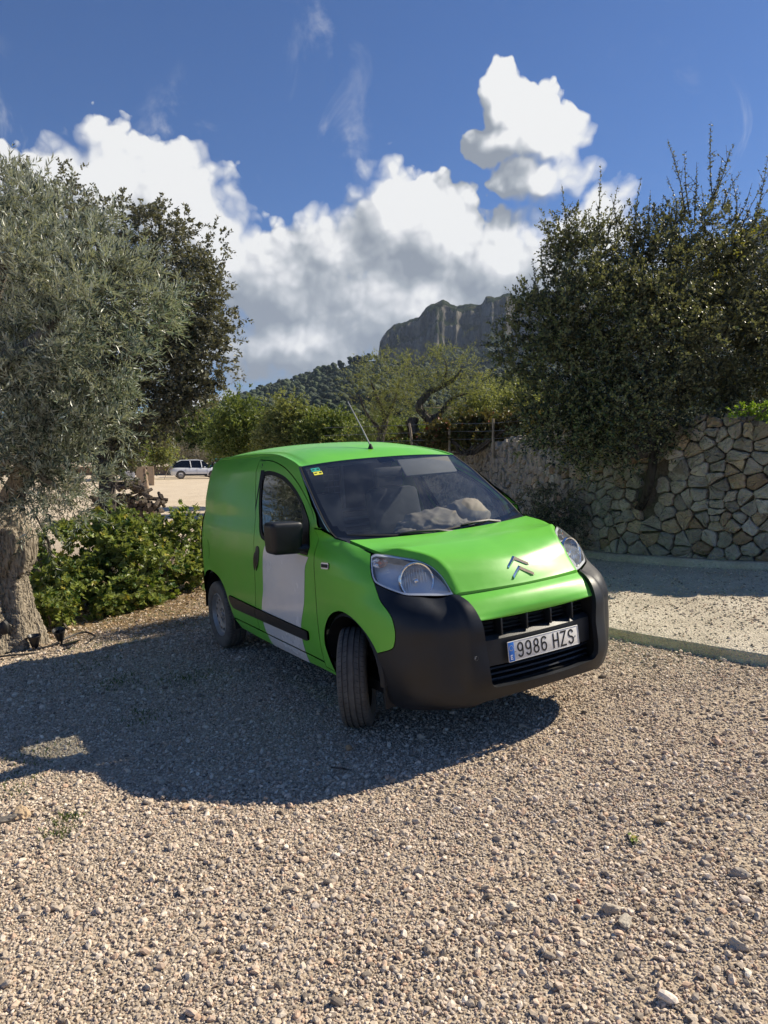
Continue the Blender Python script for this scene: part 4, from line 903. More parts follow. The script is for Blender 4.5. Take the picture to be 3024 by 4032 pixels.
def gravel_pts(n, d0, d1, smin, smax, power, seed, keep=None, spread=.62):
    r = np.random.RandomState(seed); u = r.rand(n); d = np.sqrt(d0*d0+(d1*d1-d0*d0)*u); a = (r.rand(n)*2-1)*(spread*d+.35)
    s = smin*(1+(smax/smin-1)*r.rand(n)**power); k = np.ones(n, bool) if keep is None else keep(a, d, s, r)
    return a[k], d[k], s[k]
def on_gravel(a, d, s, r):
    k = right_of_kerb(a, d)*KS < -.03
    bare = (vn(a, d, 1.1, 31) > .25) & (s < .013) & (r.rand(len(a)) < .45)
    lf = (a < -2.2) & (d > 7.3); return k & ~bare & ~(lf & (r.rand(len(a)) < .6))
sets = [gravel_pts(70000, 1.3, 3.3, .0038, .0105, 1.5, 1, on_gravel), gravel_pts(8500, 1.3, 3.6, .009, .023, 2.4, 2, on_gravel), gravel_pts(110000, 3.2, 6.2, .0045, .0115, 1.6, 3, on_gravel), gravel_pts(12500, 3.4, 8.0, .010, .024, 2.6, 4, on_gravel),
        gravel_pts(52000, 6.0, 10.0, .005, .015, 1.7, 5, on_gravel), gravel_pts(9000, 9, 15, .010, .022, 2, 6, on_gravel), gravel_pts(260, 1.5, 9, .022, .036, 3, 11, on_gravel), gravel_pts(9000, 4.8, 10.5, .011, .028, 2.2, 12, on_gravel)]
def on_slab(a, d, s, r): k = right_of_kerb(a, d)*KS; return (k > .06) & (r.rand(len(a)) < .45+.5*(vn(a, d, 1.5, 44) > .05))
slabset = [gravel_pts(150000, 4.5, 11.5, .0035, .017, 2.4, 7, on_slab, .75)]
A = np.concatenate([q[0] for q in sets+slabset]); Dd = np.concatenate([q[1] for q in sets+slabset]); S_ = np.concatenate([q[2] for q in sets+slabset]); ns = sum(len(q[0]) for q in sets)
Z = Hg(A, Dd)+.012*vn(A, Dd, 1.3, 1); Z[ns:] = Hg(A[ns:], Dd[ns:])+SH+.006*vn(A[ns:], Dd[ns:], 6, 8)+.010*vn(A[ns:], Dd[ns:], 1.2, 9)
r = np.random.RandomState(5); P = np.stack([CAM.x+A*RT.x+Dd*FH.x, CAM.y+A*RT.y+Dd*FH.y, Z+S_*.28], 1)
rot = np.stack([r.normal(0, .3, len(A)), r.normal(0, .3, len(A)), r.rand(len(A))*6.28], 1)
scatter('gravel', P, S_, rot, RC, 'loose beige and grey gravel stones covering the parking ground and the slab', 'gravel')
# ---- single larger stones one can point at (pixel in the 1659 px wide view -> ground point)
def px_ground(x, y, lift=0.):
    dr = FW+RT*((x-829.5)/1558)+UPV*((1106-y)/1558); t = 1.0
    for _ in range(40):
        p = CAM+dr*t; g = float(ground_z(p.x, p.y)); t += (p.z-g-lift)/(-dr.z)*.9
    return CAM+dr*t
ROCKS = [((1425, 1776), .036, 'pale buff stone lying alone in the gravel right of the licence plate', (.55, .48, .38)), ((1318, 1970), .046, 'largest pale grey stone in the lower right of the gravel', (.47, .43, .38)), ((755, 1617), .030, 'orange tinted stone in the shade of the van bumper', (.52, .34, .20)),
 ((1595, 1895), .034, 'grey stone near the right edge of the gravel', (.42, .39, .36)), ((1350, 2000), .034, 'rounded grey stone just right of the largest pale stone', (.45, .43, .39)), ((50, 1765), .075, 'tan angular rock at the lower left edge where the van shadow ends', (.48, .38, .27)), ((22, 1778), .055, 'dark grey rock beside the tan angular rock', (.20, .19, .18)),
 ((400, 1745), .030, 'flat reddish beige stone on the edge of the van shadow', (.50, .38, .29)), ((262, 1430+20), .032, 'white stone in the shade left of the rear wheel', (.60, .58, .54)), ((365, 1632-10), .030, 'grey stone in the middle of the van shadow', (.38, .37, .36)), ((1600, 2050), .032, 'pale stone at the far lower right of the gravel', (.50, .46, .41)),
 ((1640, 1910), .028, 'pale chip of stone at the right picture edge', (.55, .52, .46)), ((1560, 1427), .035, 'whitish stone lying against the kerb edge', (.58, .55, .50)), ((1105, 1965), .028, 'small oval off-white stone in the lit gravel', (.62, .60, .55)), ((1250, 1950), .014, 'small red fragment of tile in the lower right gravel', (.45, .10, .05))]
for k, (p, s, lb, c) in enumerate(ROCKS):
    g = px_ground(*p); mt = mat('stone_colour', (c[0]*.95, c[1]*.88, c[2]*.78), .85, var=.2, vscale=2.5, bump=.0015, bscale=5)
    o = link('stone', rock_mesh('stone', 300+k, mt, 3, .75, 9), None, label=lb, category='stone', group='larger stones in the gravel'); o.location = g+Vector((0, 0, s*.30)); o.scale = (s*1.15, s, s*.95); o.rotation_euler = (.1*k % .3, .1, k*1.3)
# ------------------------------------------------------------------ dry stone retaining wall
WALLM = stone_mat('wall_stone', [(0, (.27, .24, .20)), (.18, (.38, .34, .28)), (.36, (.46, .41, .335)), (.52, (.33, .30, .26)), (.66, (.52, .47, .39)), (.78, (.42, .325, .22)), (.88, (.30, .21, .14)), (.94, (.50, .39, .26)), (1, (.60, .55, .48))], bump=.014, bs=38, scl=6, lich=(.31, .24, .17))
GAPM = mat('wall_gap_earth', (.13, .11, .085), .95, var=.4, vscale=30, bump=.02, bscale=25)  # dark earthy core seen between the stones
wp = np.array(WALL); wl = np.concatenate([[0], np.cumsum(np.hypot(*np.diff(wp[:, :2], axis=0).T))])
wcurve = np.array(cr(WALL, 10)); wcl = np.concatenate([[0], np.cumsum(np.hypot(*np.diff(wcurve[:, :2], axis=0).T))])
def wall_pt(s):
    a = np.interp(s, wcl, wcurve[:, 0]); d = np.interp(s, wcl, wcurve[:, 1]); e = .05
    ta = np.interp(s+e, wcl, wcurve[:, 0])-np.interp(s-e, wcl, wcurve[:, 0]); td = np.interp(s+e, wcl, wcurve[:, 1])-np.interp(s-e, wcl, wcurve[:, 1]); L = np.hypot(ta, td)
    nA, nD = -td/L, ta/L; flip = np.where(nD > 0, -1, 1); flip = np.where(np.abs(nD) < .3, np.where(nA > 0, -1, 1), flip)
    return a, d, nA*flip, nD*flip
def wall_top(s): return np.interp(s, wcl, wcurve[:, 2])
def wall_base(s): a, d, _, _ = wall_pt(s); return Hg(a, d)+SH
wall = empty('stone_wall', label='dry stone retaining wall of rough grey limestone blocks behind the van', category='wall')
SM_ = wcl[-1]
def wallxyz(s, z, off):
    a, d, na, nd = wall_pt(s); t = (z-wall_base(s))*-.07; a = a+na*(off+t); d = d+nd*(off+t)
    return np.stack([CAM.x+a*RT.x+d*FH.x, CAM.y+a*RT.y+d*FH.y, z], -1)
ss = np.linspace(0, SM_, 160); V = []
for f_ in np.linspace(0, 1, 10): V.append(wallxyz(ss, wall_base(ss)-.1+(wall_top(ss)-wall_base(ss)+.06)*f_, -.065))
V.append(V[-1]+np.array([FH.x*.5+RT.x*.3, FH.y*.5+RT.y*.3, .0])); V = np.array(V); n, m = V.shape[:2]; i = np.arange(n*m).reshape(n, m); q = np.stack([i[:-1, :-1], i[1:, :-1], i[1:, 1:], i[:-1, 1:]], -1).reshape(-1, 4)
link('wall_core', mesh_np('wall_core', V.reshape(-1, 3), q, GAPM), wall)
def clip_poly(poly, p, q, w=0.):
    """keep the half plane nearer to p than q"""
    m = (p+q)/2; n = q-p; out = []; L = len(poly)
    for i in range(L):
        a, b = poly[i], poly[(i+1) % L]; da, db = (a-m)@n-w, (b-m)@n-w
        if da <= 0: out.append(a)
        if (da < 0) != (db < 0): out.append(a+(b-a)*(da/(da-db)))
    return out
def wall_cells():
    r = np.random.RandomState(21); pts = []; s = 0; row = 0; z = -.02
    rows_z = []
    while z < 2.1: h = r.uniform(.105, .20); rows_z.append((z, h)); z += h
    for (z, h) in rows_z:
        s = r.uniform(-.1, .1)
        while s < SM_:
            w = r.choice([r.uniform(.09, .15), r.uniform(.15, .22), r.uniform(.22, .34)], p=[.3, .45, .25])*(1.12 if z < .4 else 1); zz = z+h/2+r.uniform(-.06, .06)
            if r.rand() < .12: pts += [(s+w/2, zz-h*.27), (s+w/2+r.uniform(-.03, .03), zz+h*.27)]
            else: pts.append((s+w/2+r.uniform(-.03, .03), zz))
            s += w
    return np.array(pts)
WPTS = wall_cells(); cells = []
for i_, p in enumerate(WPTS):
    h = float(wall_top(p[0])-wall_base(p[0]))
    if p[1] > h-.03 or p[1] < -.05: continue
    near_ = WPTS[(np.abs(WPTS[:, 0]-p[0]) < .75) & (np.abs(WPTS[:, 1]-p[1]) < .65)]; poly = [np.array(c) for c in ((p[0]-.5, -.03), (p[0]+.5, -.03), (p[0]+.5, h+.02), (p[0]-.5, h+.02))]
    for q in near_:
        if (q-p)@(q-p) > 1e-9: poly = clip_poly(poly, p, q)
    if len(poly) >= 3: cells.append((p, np.array(poly)))
def shrink(poly, g):
    c = poly.mean(0); P2 = inset(poly, g); ar = lambda P: .5*abs(np.sum(P[:, 0]*np.roll(P[:, 1], -1)-np.roll(P[:, 0], -1)*P[:, 1])); return P2, ar(P2)
def stone_geo(p, poly, r):
    poly = poly+r.normal(0, .007, poly.shape); P2, ar = shrink(poly, r.uniform(.002, .007))
    if ar < .0016: return None
    c = P2.mean(0); rs = []
    for a, b in zip(P2, np.roll(P2, -1, 0)):           # cut the corners a little and break the long sides
        L = np.linalg.norm(b-a); n = np.array([-(b-a)[1], (b-a)[0]])/(L+1e-9)
        rs.append(a+(b-a)*min(.28, .02/L if L > .001 else .3)); 
        if L > .09: rs.append(a+(b-a)*r.uniform(.4, .6)+n*r.uniform(-.008, .012))
        rs.append(a+(b-a)*(1-min(.28, .02/L if L > .001 else .3)))
    rs = np.array(rs); n = len(rs); out = r.uniform(-.018, .03); tilt = r.normal(0, .10, 2)
    def ring(k, o, j): q = c+(rs-c)*k+r.normal(0, j, rs.shape); return q, o+(q-c)@tilt+r.normal(0, j*1.2, n)
    R = [ring(1.0, -.06, 0), ring(1.0, out-.012, .0025), ring(.90, out+.010, .004), ring(.52, out+.018, .007)]; cc = np.array([[c[0], c[1]]]); co = np.array([out+.018+r.uniform(-.01, .01)])
    q = np.vstack([x[0] for x in R]+[cc]); o = np.concatenate([x[1] for x in R]+[co]); F = []
    for k in range(3):
        for i in range(n): j = (i+1) % n; F += [(k*n+i, k*n+j, (k+1)*n+j), (k*n+i, (k+1)*n+j, (k+1)*n+i)]
    F += [(3*n+i, 3*n+(i+1) % n, 4*n) for i in range(n)]
    s, zz = q[:, 0], q[:, 1]; return wallxyz(s, wall_base(s)+zz, o), F
rr_ = np.random.RandomState(3); NICHE = None
_as = np.linspace(0, SM_, 400); _wa, _wd, _, _ = wall_pt(_as); _px = 829.5+1558*_wa/_wd; s_niche = float(np.interp(-1398, -_px[np.argsort(-_px)], _as[np.argsort(-_px)])) if False else float(_as[np.argmin(np.abs(_px-1398))])
vis = []
for p, poly in cells:
    z = float(wall_base(p[0]))+p[1]; a, d, _, _ = wall_pt(p[0]); X = 829.5+1558*a/d; Y = 974+(CAM.z-z)/d*1558
    if abs(p[0]-s_niche) < .14 and .58 < p[1] < 1.2: continue
    inview = (X < 1700) and (X > 960); vis.append(((0 if inview else 1), d+ (0 if inview else 50), p, poly))
vis.sort(key=lambda t: (t[0], t[1])); rest = [[], []]; cnt = 0
for k, (_, _, p, poly) in enumerate(vis):
    g = stone_geo(p, poly, rr_)
    if g is None: continue
    if cnt < 298:
        me = mesh_np('wall_stone', g[0]-g[0].mean(0), g[1], WALLM, smooth=False); o = link('wall_stone', me, wall); o.location = tuple(map(float, g[0].mean(0))); cnt += 1
    else: n0 = sum(len(x) for x in rest[0]); rest[0].append(g[0]); rest[1] += [tuple(int(i)+n0 for i in f) for f in g[1]]
if rest[0]: link('far_wall_stones', mesh_np('far_wall_stones', np.vstack(rest[0]), rest[1], WALLM, smooth=False), wall, kind='stuff')
# concrete footing along the wall
V = []
for (o, h) in ((.02, .0), (.02, .075), (.13, .070), (.16, .04), (.165, -.05)):
    s = ss; z = wall_base(s)+h+.008*vn(s, s*0, 9, 12); p = wallxyz(s, wall_base(s), o+.018*vn(s, s*0+h, 7, 14)); p[:, 2] = z; V.append(p)
V = np.array(V); n, m = V.shape[:2]; i = np.arange(n*m).reshape(n, m); q = np.stack([i[:-1, :-1], i[1:, :-1], i[1:, 1:], i[:-1, 1:]], -1).reshape(-1, 4)
link('wall_footing', mesh_np('wall_footing', V.reshape(-1, 3), q, SLABM), wall)
# terrace held up by the wall
TERM = mat('terrace_earth', (.13, .11, .055), .95, var=.4, vscale=1.2, bump=.02, bscale=8)
bs = np.linspace(0, SM_, 60); P0 = wallxyz(bs, wall_top(bs)-.05, -.12); rows_ = [P0]
for o_, up in ((1.2, .02), (4, .05), (10, .1), (25, .2), (60, .6), (140, 2)):
    a, d, na, nd = wall_pt(bs); A2 = a-na*o_*.6+.0; D2 = d-nd*o_*.2+o_*.75; rows_.append(np.stack([CAM.x+A2*RT.x+D2*FH.x, CAM.y+A2*RT.y+D2*FH.y, wall_top(bs)-.05+up], 1))
V = np.array(rows_); n, m = V.shape[:2]; i = np.arange(n*m).reshape(n, m); q = np.stack([i[:-1, :-1], i[1:, :-1], i[1:, 1:], i[:-1, 1:]], -1).reshape(-1, 4)
link('terrace', mesh_np('terrace', V.reshape(-1, 3), q, TERM), None, kind='structure')
# ------------------------------------------------------------------ vegetation
def leaf_mat(name, c1, c2, under=None, trans=.25, rough=.5, vs=1.5, tip=None):
    m = bpy.data.materials.new(name); m.use_nodes = True; T = NT(m.node_tree); b = m.node_tree.nodes['Principled BSDF']; o = m.node_tree.nodes['Material Output']
    g = T.add('ShaderNodeNewGeometry'); rp = g.outputs['Random Per Island']; P = g.outputs['Position']
    f = T.math('ADD', T.math('MULTIPLY', rp, .65), T.math('MULTIPLY', T.noise(P, vs, 3, .6), .6)); c = T.mix(T.range(f, .3, .95), c1, c2)
    if tip: c = T.mix(T.range(rp, .93, .96), c, tip)
    if under: c = T.mix(g.outputs['Backfacing'], c, under)
    T.l.new(c, b.inputs['Base Color']); b.inputs['Roughness'].default_value = rough; b.inputs['Specular IOR Level'].default_value = .4
    tr = T.add('ShaderNodeBsdfTranslucent'); T.l.new(T.mix(1.0, c, (1.3, 1.25, .55), 'MULTIPLY'), tr.inputs[0]); mx = T.add('ShaderNodeMixShader'); mx.inputs[0].default_value = trans
    T.l.new(b.outputs[0], mx.inputs[1]); T.l.new(tr.outputs[0], mx.inputs[2]); T.l.new(mx.outputs[0], o.inputs[0]); return m
def bark_mat(name, c1, c2, vs=(9, 9, 1.6), bump=.03, rough=.9):
    m = bpy.data.materials.new(name); m.use_nodes = True; T = NT(m.node_tree); b = m.node_tree.nodes['Principled BSDF']; P = T.vec('MULTIPLY', T.add('ShaderNodeNewGeometry').outputs['Position'], vs)
    P = T.vec('ADD', P, T.vec('SCALE', T.noise(P, .35, 3, .6, out=1), 2.2)); n = T.noise(P, 2.2, 6, .7); v = T.voro(P, 2.6); h = T.math('ADD', T.math('MULTIPLY', v, .9), T.math('MULTIPLY', n, .8))
    T.l.new(T.ramp(h, [(.30, tuple(q*.22 for q in c1)), (.55, c1), (.9, c2)]), b.inputs['Base Color']); b.inputs['Roughness'].default_value = rough; b.inputs['Specular IOR Level'].default_value = .2  # low spots of the bark coloured darker, crevice shade put into the colour
    bp = T.add('ShaderNodeBump'); bp.inputs['Distance'].default_value = bump; T.l.new(h, bp.inputs['Height']); T.l.new(bp.outputs[0], b.inputs['Normal']); return m
def unit(v): return v/(np.linalg.norm(v, axis=-1, keepdims=True)+1e-9)
LEAF = {  # verts (x across, y along, z up), faces
 'olive': (np.array([(0, 0, 0), (.10, .38, .02), (0, 1, 0), (-.10, .38, .02), (0, .42, -.02)]), [(0, 1, 4), (1, 2, 4), (2, 3, 4), (3, 0, 4)]),
 'oval': (np.array([(0, 0, 0), (.30, .45, .05), (0, 1, 0), (-.30, .45, .05)]), [(0, 1, 2), (0, 2, 3)]),
 'narrow': (np.array([(0, 0, 0), (.16, .4, .04), (0, 1, -.05), (-.16, .4, .04)]), [(0, 1, 2), (0, 2, 3)]),
 'vine': (np.array([(0, 0, 0), (.30, -.12, .05), (.50, .22, .0), (.36, .42, .10), (.42, .72, .0), (.16, .62, .06), (0, 1, -.04), (-.16, .62, .06), (-.42, .72, .0), (-.36, .42, .10), (-.50, .22, .0), (-.30, -.12, .05), (0, .35, -.07)]), [(12, i, i+1) for i in range(1, 11)]+[(12, 0, 1), (12, 11, 0)]),
}
def leaf_cloud(P, D, size, kind, r, up=None, roll=.7):
    """P base points, D directions (N,3); returns verts, faces as int array"""
    tv, tf = LEAF[kind]; N = len(P); D = unit(D); ref = np.tile([0, 0, 1.], (N, 1)) if up is None else up; X = unit(np.cross(D, ref)+1e-4*r.normal(size=(N, 3))); U = np.cross(X, D)
    th = r.normal(0, roll, N)[:, None]; X2 = X*np.cos(th)+U*np.sin(th); U2 = np.cross(X2, D); s = size[:, None, None] if np.ndim(size) else size
    V = P[:, None]+s*(X2[:, None]*tv[None, :, 0:1]+D[:, None]*tv[None, :, 1:2]+U2[:, None]*tv[None, :, 2:3]); tf = np.array(tf)
    F = tf[None]+(np.arange(N)*len(tv))[:, None, None]; return V.reshape(-1, 3), F.reshape(-1, 3)
def blob_pts(blobs, n, r, shell=.55, clump=0.25, nclump=60):
    """points inside a union of ellipsoids (centre, radii), gathered in clumps so that gaps stay between them"""
    w = np.array([b[1][0]*b[1][1]*b[1][2] for b in blobs])**.72; w = w/w.sum(); C = np.array([b[0] for b in blobs]); Rr = np.array([b[1] for b in blobs])
    k = r.choice(len(blobs), nclump, p=w); d = unit(r.normal(size=(nclump, 3))); rad = r.rand(nclump)**(1/3.)*(1-shell)+shell*r.uniform(.72, 1.0, nclump)**.5; cc = C[k]+d*rad[:, None]*Rr[k]
    j = r.randint(0, nclump, n); cs = clump*r.uniform(.6, 1.4, nclump); p = cc[j]+unit(r.normal(size=(n, 3)))*(r.rand(n)**.5)[:, None]*cs[j][:, None]
    out = unit(p-C[k[j]]); return p, out
def twigs(p, out, r, nleaf, tl, spread, upb, leafang, size, kind, jitter=.25, svar=.25):
    """leaf sprays: from every point a short twig carrying nleaf leaves"""
    N = len(p); td = unit(out*.7+r.normal(size=(N, 3))*spread+np.array([0, 0, upb])); L = tl*r.uniform(.6, 1.3, N)
    t = (np.arange(nleaf)+.5)/nleaf; droop = np.array([0, 0, -1.])*.25
    B = p[:, None]+td[:, None]*(L[:, None]*t)[..., None]+droop*(L[:, None]*t**2)[..., None]
    side = unit(np.cross(td, r.normal(size=(N, 3)))); side2 = np.cross(td, side); ph = r.rand(N)[:, None]*6.28+np.arange(nleaf)*2.4; dirs = td[:, None]*math.cos(leafang)+(side[:, None]*np.cos(ph)[..., None]+side2[:, None]*np.sin(ph)[..., None])*math.sin(leafang)
    dirs = dirs+r.normal(size=dirs.shape)*jitter; s = size*r.uniform(1-svar, 1+svar, N*nleaf)*np.tile(1-.3*t, N)
    V, F = leaf_cloud(B.reshape(-1, 3), dirs.reshape(-1, 3), s, kind, r)
    # twig stems as thin three sided slivers
    e = p+td*L[:, None]+droop*L[:, None]; w = .0018+.02*tl*0; a = side*w; b2 = side2*w; SV = np.stack([p+a, p-a*.5+b2, p-a*.5-b2, e], 1).reshape(-1, 3); k = np.arange(N)*4; SF = np.concatenate([np.stack([k, k+1, k+3], 1), np.stack([k+1, k+2, k+3], 1), np.stack([k+2, k, k+3], 1)])
    return V, F, SV, SF
def px3(x, y, d):
    """point at distance d ahead on the sight line through (x, y) of the 1659 px wide picture"""
    dr = FW+RT*((x-829.5)/1558)+UPV*((1106-y)/1558); t = d/dr.dot(FH); return np.array(CAM+dr*t)
def blobs_px(L, depth=1.0, zsq=1.0):
    out = []
    for (x, y, d, rp) in L: R0 = rp/1558*d; out.append((px3(x, y, d), np.array([R0, R0, R0*zsq])*np.array([1, depth if depth else 1, 1])))
    return out
def limb(pts, rad, mb, r, wob=.0, n=10, sub=6):
    P = np.array(cr(pts, sub)); rr = np.interp(np.linspace(0, 1, len(P)), np.linspace(0, 1, len(rad)), rad); P = P+r.normal(0, 1, P.shape)*wob*rr[:, None]; mb.tube([tuple(p) for p in P], list(rr), n)
def gnarled(name, pts, rad, material, parent, seed, n=28, sub=10, ridge=.16, fiss=0., **props):
    """trunk with twisting ridges"""
    r = np.random.RandomState(seed); P = np.array(cr(pts, sub)); m = len(P); rr = np.interp(np.linspace(0, 1, m), np.linspace(0, 1, len(rad)), rad); V = []; k1 = [(r.randint(3, 11), r.rand()*6.28, r.uniform(-2, 2), r.uniform(.3, 1)) for _ in range(6)]
    for i in range(m):
        t = P[min(i+1, m-1)]-P[max(i-1, 0)]; t = t/np.linalg.norm(t); sx = np.cross(t, [.3, 1, 0]); sx /= np.linalg.norm(sx); sy = np.cross(sx, t)
        for k in range(n):
            a = 2*math.pi*k/n; w = sum(q[3]*math.sin(q[0]*a+q[1]+q[2]*i/m*4) for q in k1)/3; flare = 1+.10*math.sin(3*a+1)*(1-i/m); tw_ = a+.5*math.sin(i/m*5+k1[0][1])+.15*math.sin(i*.9); fs = fiss*(abs(math.sin(tw_*9.5+2*math.sin(i*.33+a*2)))**.6+.7*abs(math.sin(tw_*21+1.7*math.sin(i*.8+a*3)))**.7-1.1) if fiss else 0; V.append(P[i]+(sx*math.cos(a)+sy*math.sin(a))*(rr[i]*(1+ridge*w+(.03 if not fiss else .006)*r.normal())*flare+fs))
    F = [(i*n+k, i*n+(k+1) % n, (i+1)*n+(k+1) % n, (i+1)*n+k) for i in range(m-1) for k in range(n)]+[tuple((m-1)*n+k for k in range(n))]
    return link(name, mesh_np(name, V, F, material), parent, **props)
def crown_obj(parent, parts, material, twm, name='crown'):
    V = []; F = []; SV = []; SF = []; n = 0; sn = 0
    for (v, f, sv, sf) in parts: V.append(v); F.append(f+n); n += len(v); SV.append(sv); SF.append(sf+sn); sn += len(sv)
    link(name, mesh_np(name, np.vstack(V), np.vstack(F), material, smooth=False), parent); link('twigs', mesh_np('twigs', np.vstack(SV), np.vstack(SF), twm, smooth=False), parent, kind='stuff')
OLIVEB = bark_mat('olive_bark', (.21, .175, .135), (.42, .36, .28), (18, 18, 3.0), bump=.05); DARKB = bark_mat('dark_bark', (.05, .043, .036), (.13, .115, .10)); TWIG = mat('twig_brown', (.11, .09, .065), .9)
OLIVE = leaf_mat('olive_leaf', (.028, .040, .026), (.20, .24, .17), (.48, .51, .44), trans=.14, rough=.34); OAKL = leaf_mat('oak_leaf', (.035, .040, .028), (.15, .158, .115), (.22, .22, .165), trans=.14, rough=.5)
OAKR = leaf_mat('thorny_leaf', (.020, .031, .020), (.105, .135, .085), (.19, .20, .12), trans=.22, rough=.45, tip=(.26, .24, .05)); VINEL = leaf_mat('vine_leaf', (.040, .095, .020), (.27, .33, .070), (.27, .32, .13), trans=.34, rough=.45, vs=3, tip=(.42, .36, .06))
FIGL = leaf_mat('fig_leaf', (.035, .075, .015), (.19, .24, .045), (.18, .23, .07), trans=.30, rough=.5, tip=(.30, .26, .04)); ALML = leaf_mat('almond_leaf', (.065, .095, .035), (.22, .25, .085), (.26, .29, .13), trans=.36, rough=.5, tip=(.34, .26, .06)); REDV = leaf_mat('autumn_vine_leaf', (.05, .085, .02), (.15, .13, .045), (.16, .14, .06), trans=.25, tip=(.26, .05, .03))
# ---- big olive tree at the left edge
def gz(a, d): return float(Hg(a, d))
r = np.random.RandomState(11)
ol = empty('olive_tree', tuple(W(-3.62, 7.0, gz(-3.62, 7.0))), label='old olive tree with a thick gnarled pale trunk and silvery leaves at the left edge', category='olive tree')
def root(par, name, P): pass
def local(o):  # parts are built in world space, the empty stands at the base
    b = o.location.copy()
    for c in o.children:
        if c.matrix_parent_inverse == Matrix.Identity(4): c.location = c.location-b
b0 = W(-3.62, 7.0, gz(-3.62, 7.0)-.08); q = lambda a, d, z: tuple(W(a, d, z))
gnarled('trunk', [q(-3.76, 6.95, -.50), q(-3.76, 6.95, -.33), q(-3.80, 6.98, .05), q(-3.84, 7.0, .42), q(-3.78, 7.0, .72), q(-3.95, 7.0, 1.1), q(-4.15, 7.0, 1.6), q(-4.05, 6.8, 2.3)], [.50, .41, .30, .285, .335, .26, .19, .16], OLIVEB, ol, 4, 150, 26, fiss=.022)
kn = gnarled('branch_stub', [q(-3.74, 6.9, .50), q(-3.58, 6.85, .76), q(-3.56, 6.8, .90)], [.15, .11, .06], OLIVEB, ol, 6, 60, 10, fiss=.014)
tb = MB()
limb([q(-4.05, 6.9, 1.9), q(-3.6, 6.3, 2.25), q(-3.0, 6.1, 2.45), q(-2.65, 6.1, 2.75)], [.15, .12, .08, .03], tb, r, .03); limb([q(-3.0, 6.1, 2.45), q(-2.75, 6.2, 2.25), q(-2.45, 6.3, 2.3)], [.06, .045, .015], tb, r, .03)
limb([q(-4.0, 6.9, 2.2), q(-3.6, 6.6, 2.8), q(-3.3, 6.4, 3.2), q(-3.1, 6.3, 3.6)], [.14, .10, .05, .02], tb, r, .03); limb([q(-3.7, 6.6, 1.4), q(-3.3, 6.4, 1.55), q(-2.9, 6.4, 1.3)], [.07, .05, .02], tb, r, .03)
limb([q(-3.75, 7, 1.0), q(-3.4, 6.8, 1.45), q(-3.1, 6.7, 1.9), q(-3.0, 6.5, 2.0)], [.09, .07, .05, .02], tb, r, .03)
tb.build('branches', [OLIVEB], ol)
h_ = MB(); c_ = W(-3.58, 6.66, .0+gz(-3.5, 6.6)+.24); h_.lathe([(-.022, 0), (-.018, .022), (0, .040), (.03, .045), (.06, 0)], 14, 'y', (0, 0, 0)); hv = [Vector(v) for v in h_.V]
rm_ = (-FH).to_track_quat('-Y', 'Z').to_matrix(); h_.V = [tuple(c_+rm_@Vector((v.x*1, v.y, v.z*1.6))) for v in hv]; h_.build('hollow_dark_disc', [DARKP], ol)  # flattened dark disc set in the bark for the shade inside the hollow
OB = [(60, 545, 6.5, 125), (180, 575, 6.3, 115), (60, 690, 6.0, 170), (220, 690, 6.0, 130), (290, 640, 6.2, 80), (170, 790, 6.1, 130), (50, 880, 6.3, 150), (185, 900, 6.2, 85), (120, 1000, 6.3, 95), (90, 1075, 6.3, 55), (20, 1000, 6.5, 95), (335, 655, 6.2, 40), (40, 440, 6.8, 45), (130, 465, 6.7, 35), (-120, 640, 6.6, 190), (-150, 850, 6.6, 180), (150, 1080, 6.2, 38), (240, 790, 6.1, 70)]
p1, o1 = blob_pts(blobs_px(OB), 3200, r, .52, .16, 150); p2_, o2 = blob_pts(blobs_px([(x, y, d, rp*1.06) for x, y, d, rp in OB]), 800, r, .97, .10, 170)
crown_obj(ol, [twigs(p1, o1, r, 16, .24, .55, .25, .62, .078, 'olive', .22), twigs(p2_, o2, r, 20, .30, .35, .45, .58, .076, 'olive', .2)], OLIVE, TWIG)
# upright shoots at the top and olives
sp = np.array([px3(x, y, 6.6) for x, y in [(60, 425), (150, 440), (215, 470), (20, 415), (300, 580), (360, 660), (110, 425), (160, 420)]])
crown_obj(ol, [twigs(sp, np.tile([0, 0, 1.], (len(sp), 1)), r, 26, .34, .12, 1.0, .5, .058, 'olive', .15)], OLIVE, TWIG, 'shoots')
for o in ol.children:
    if o.name.startswith('shoots') or (o.name.startswith('twigs') and len(o.data.vertices) < 400): o['kind'] = 'stuff'
fm = MB(); fr_ = np.random.RandomState(2); OLF = mat('green_olive', (.20, .24, .07), .35)
for k in fr_.choice(len(p1), 230, replace=False):
    c = p1[k]+fr_.normal(0, .05, 3); s = .0085; V = [c+s*np.array(v)*np.array([1, 1, 1.35]) for v in ((1, 0, 0), (-1, 0, 0), (0, 1, 0), (0, -1, 0), (0, 0, 1), (0, 0, -1))]; fm.add(V, [(0, 2, 4), (2, 1, 4), (1, 3, 4), (3, 0, 4), (2, 0, 5), (1, 2, 5), (3, 1, 5), (0, 3, 5)])
fm.build('olives', [OLF], ol, kind='stuff')
local(ol)
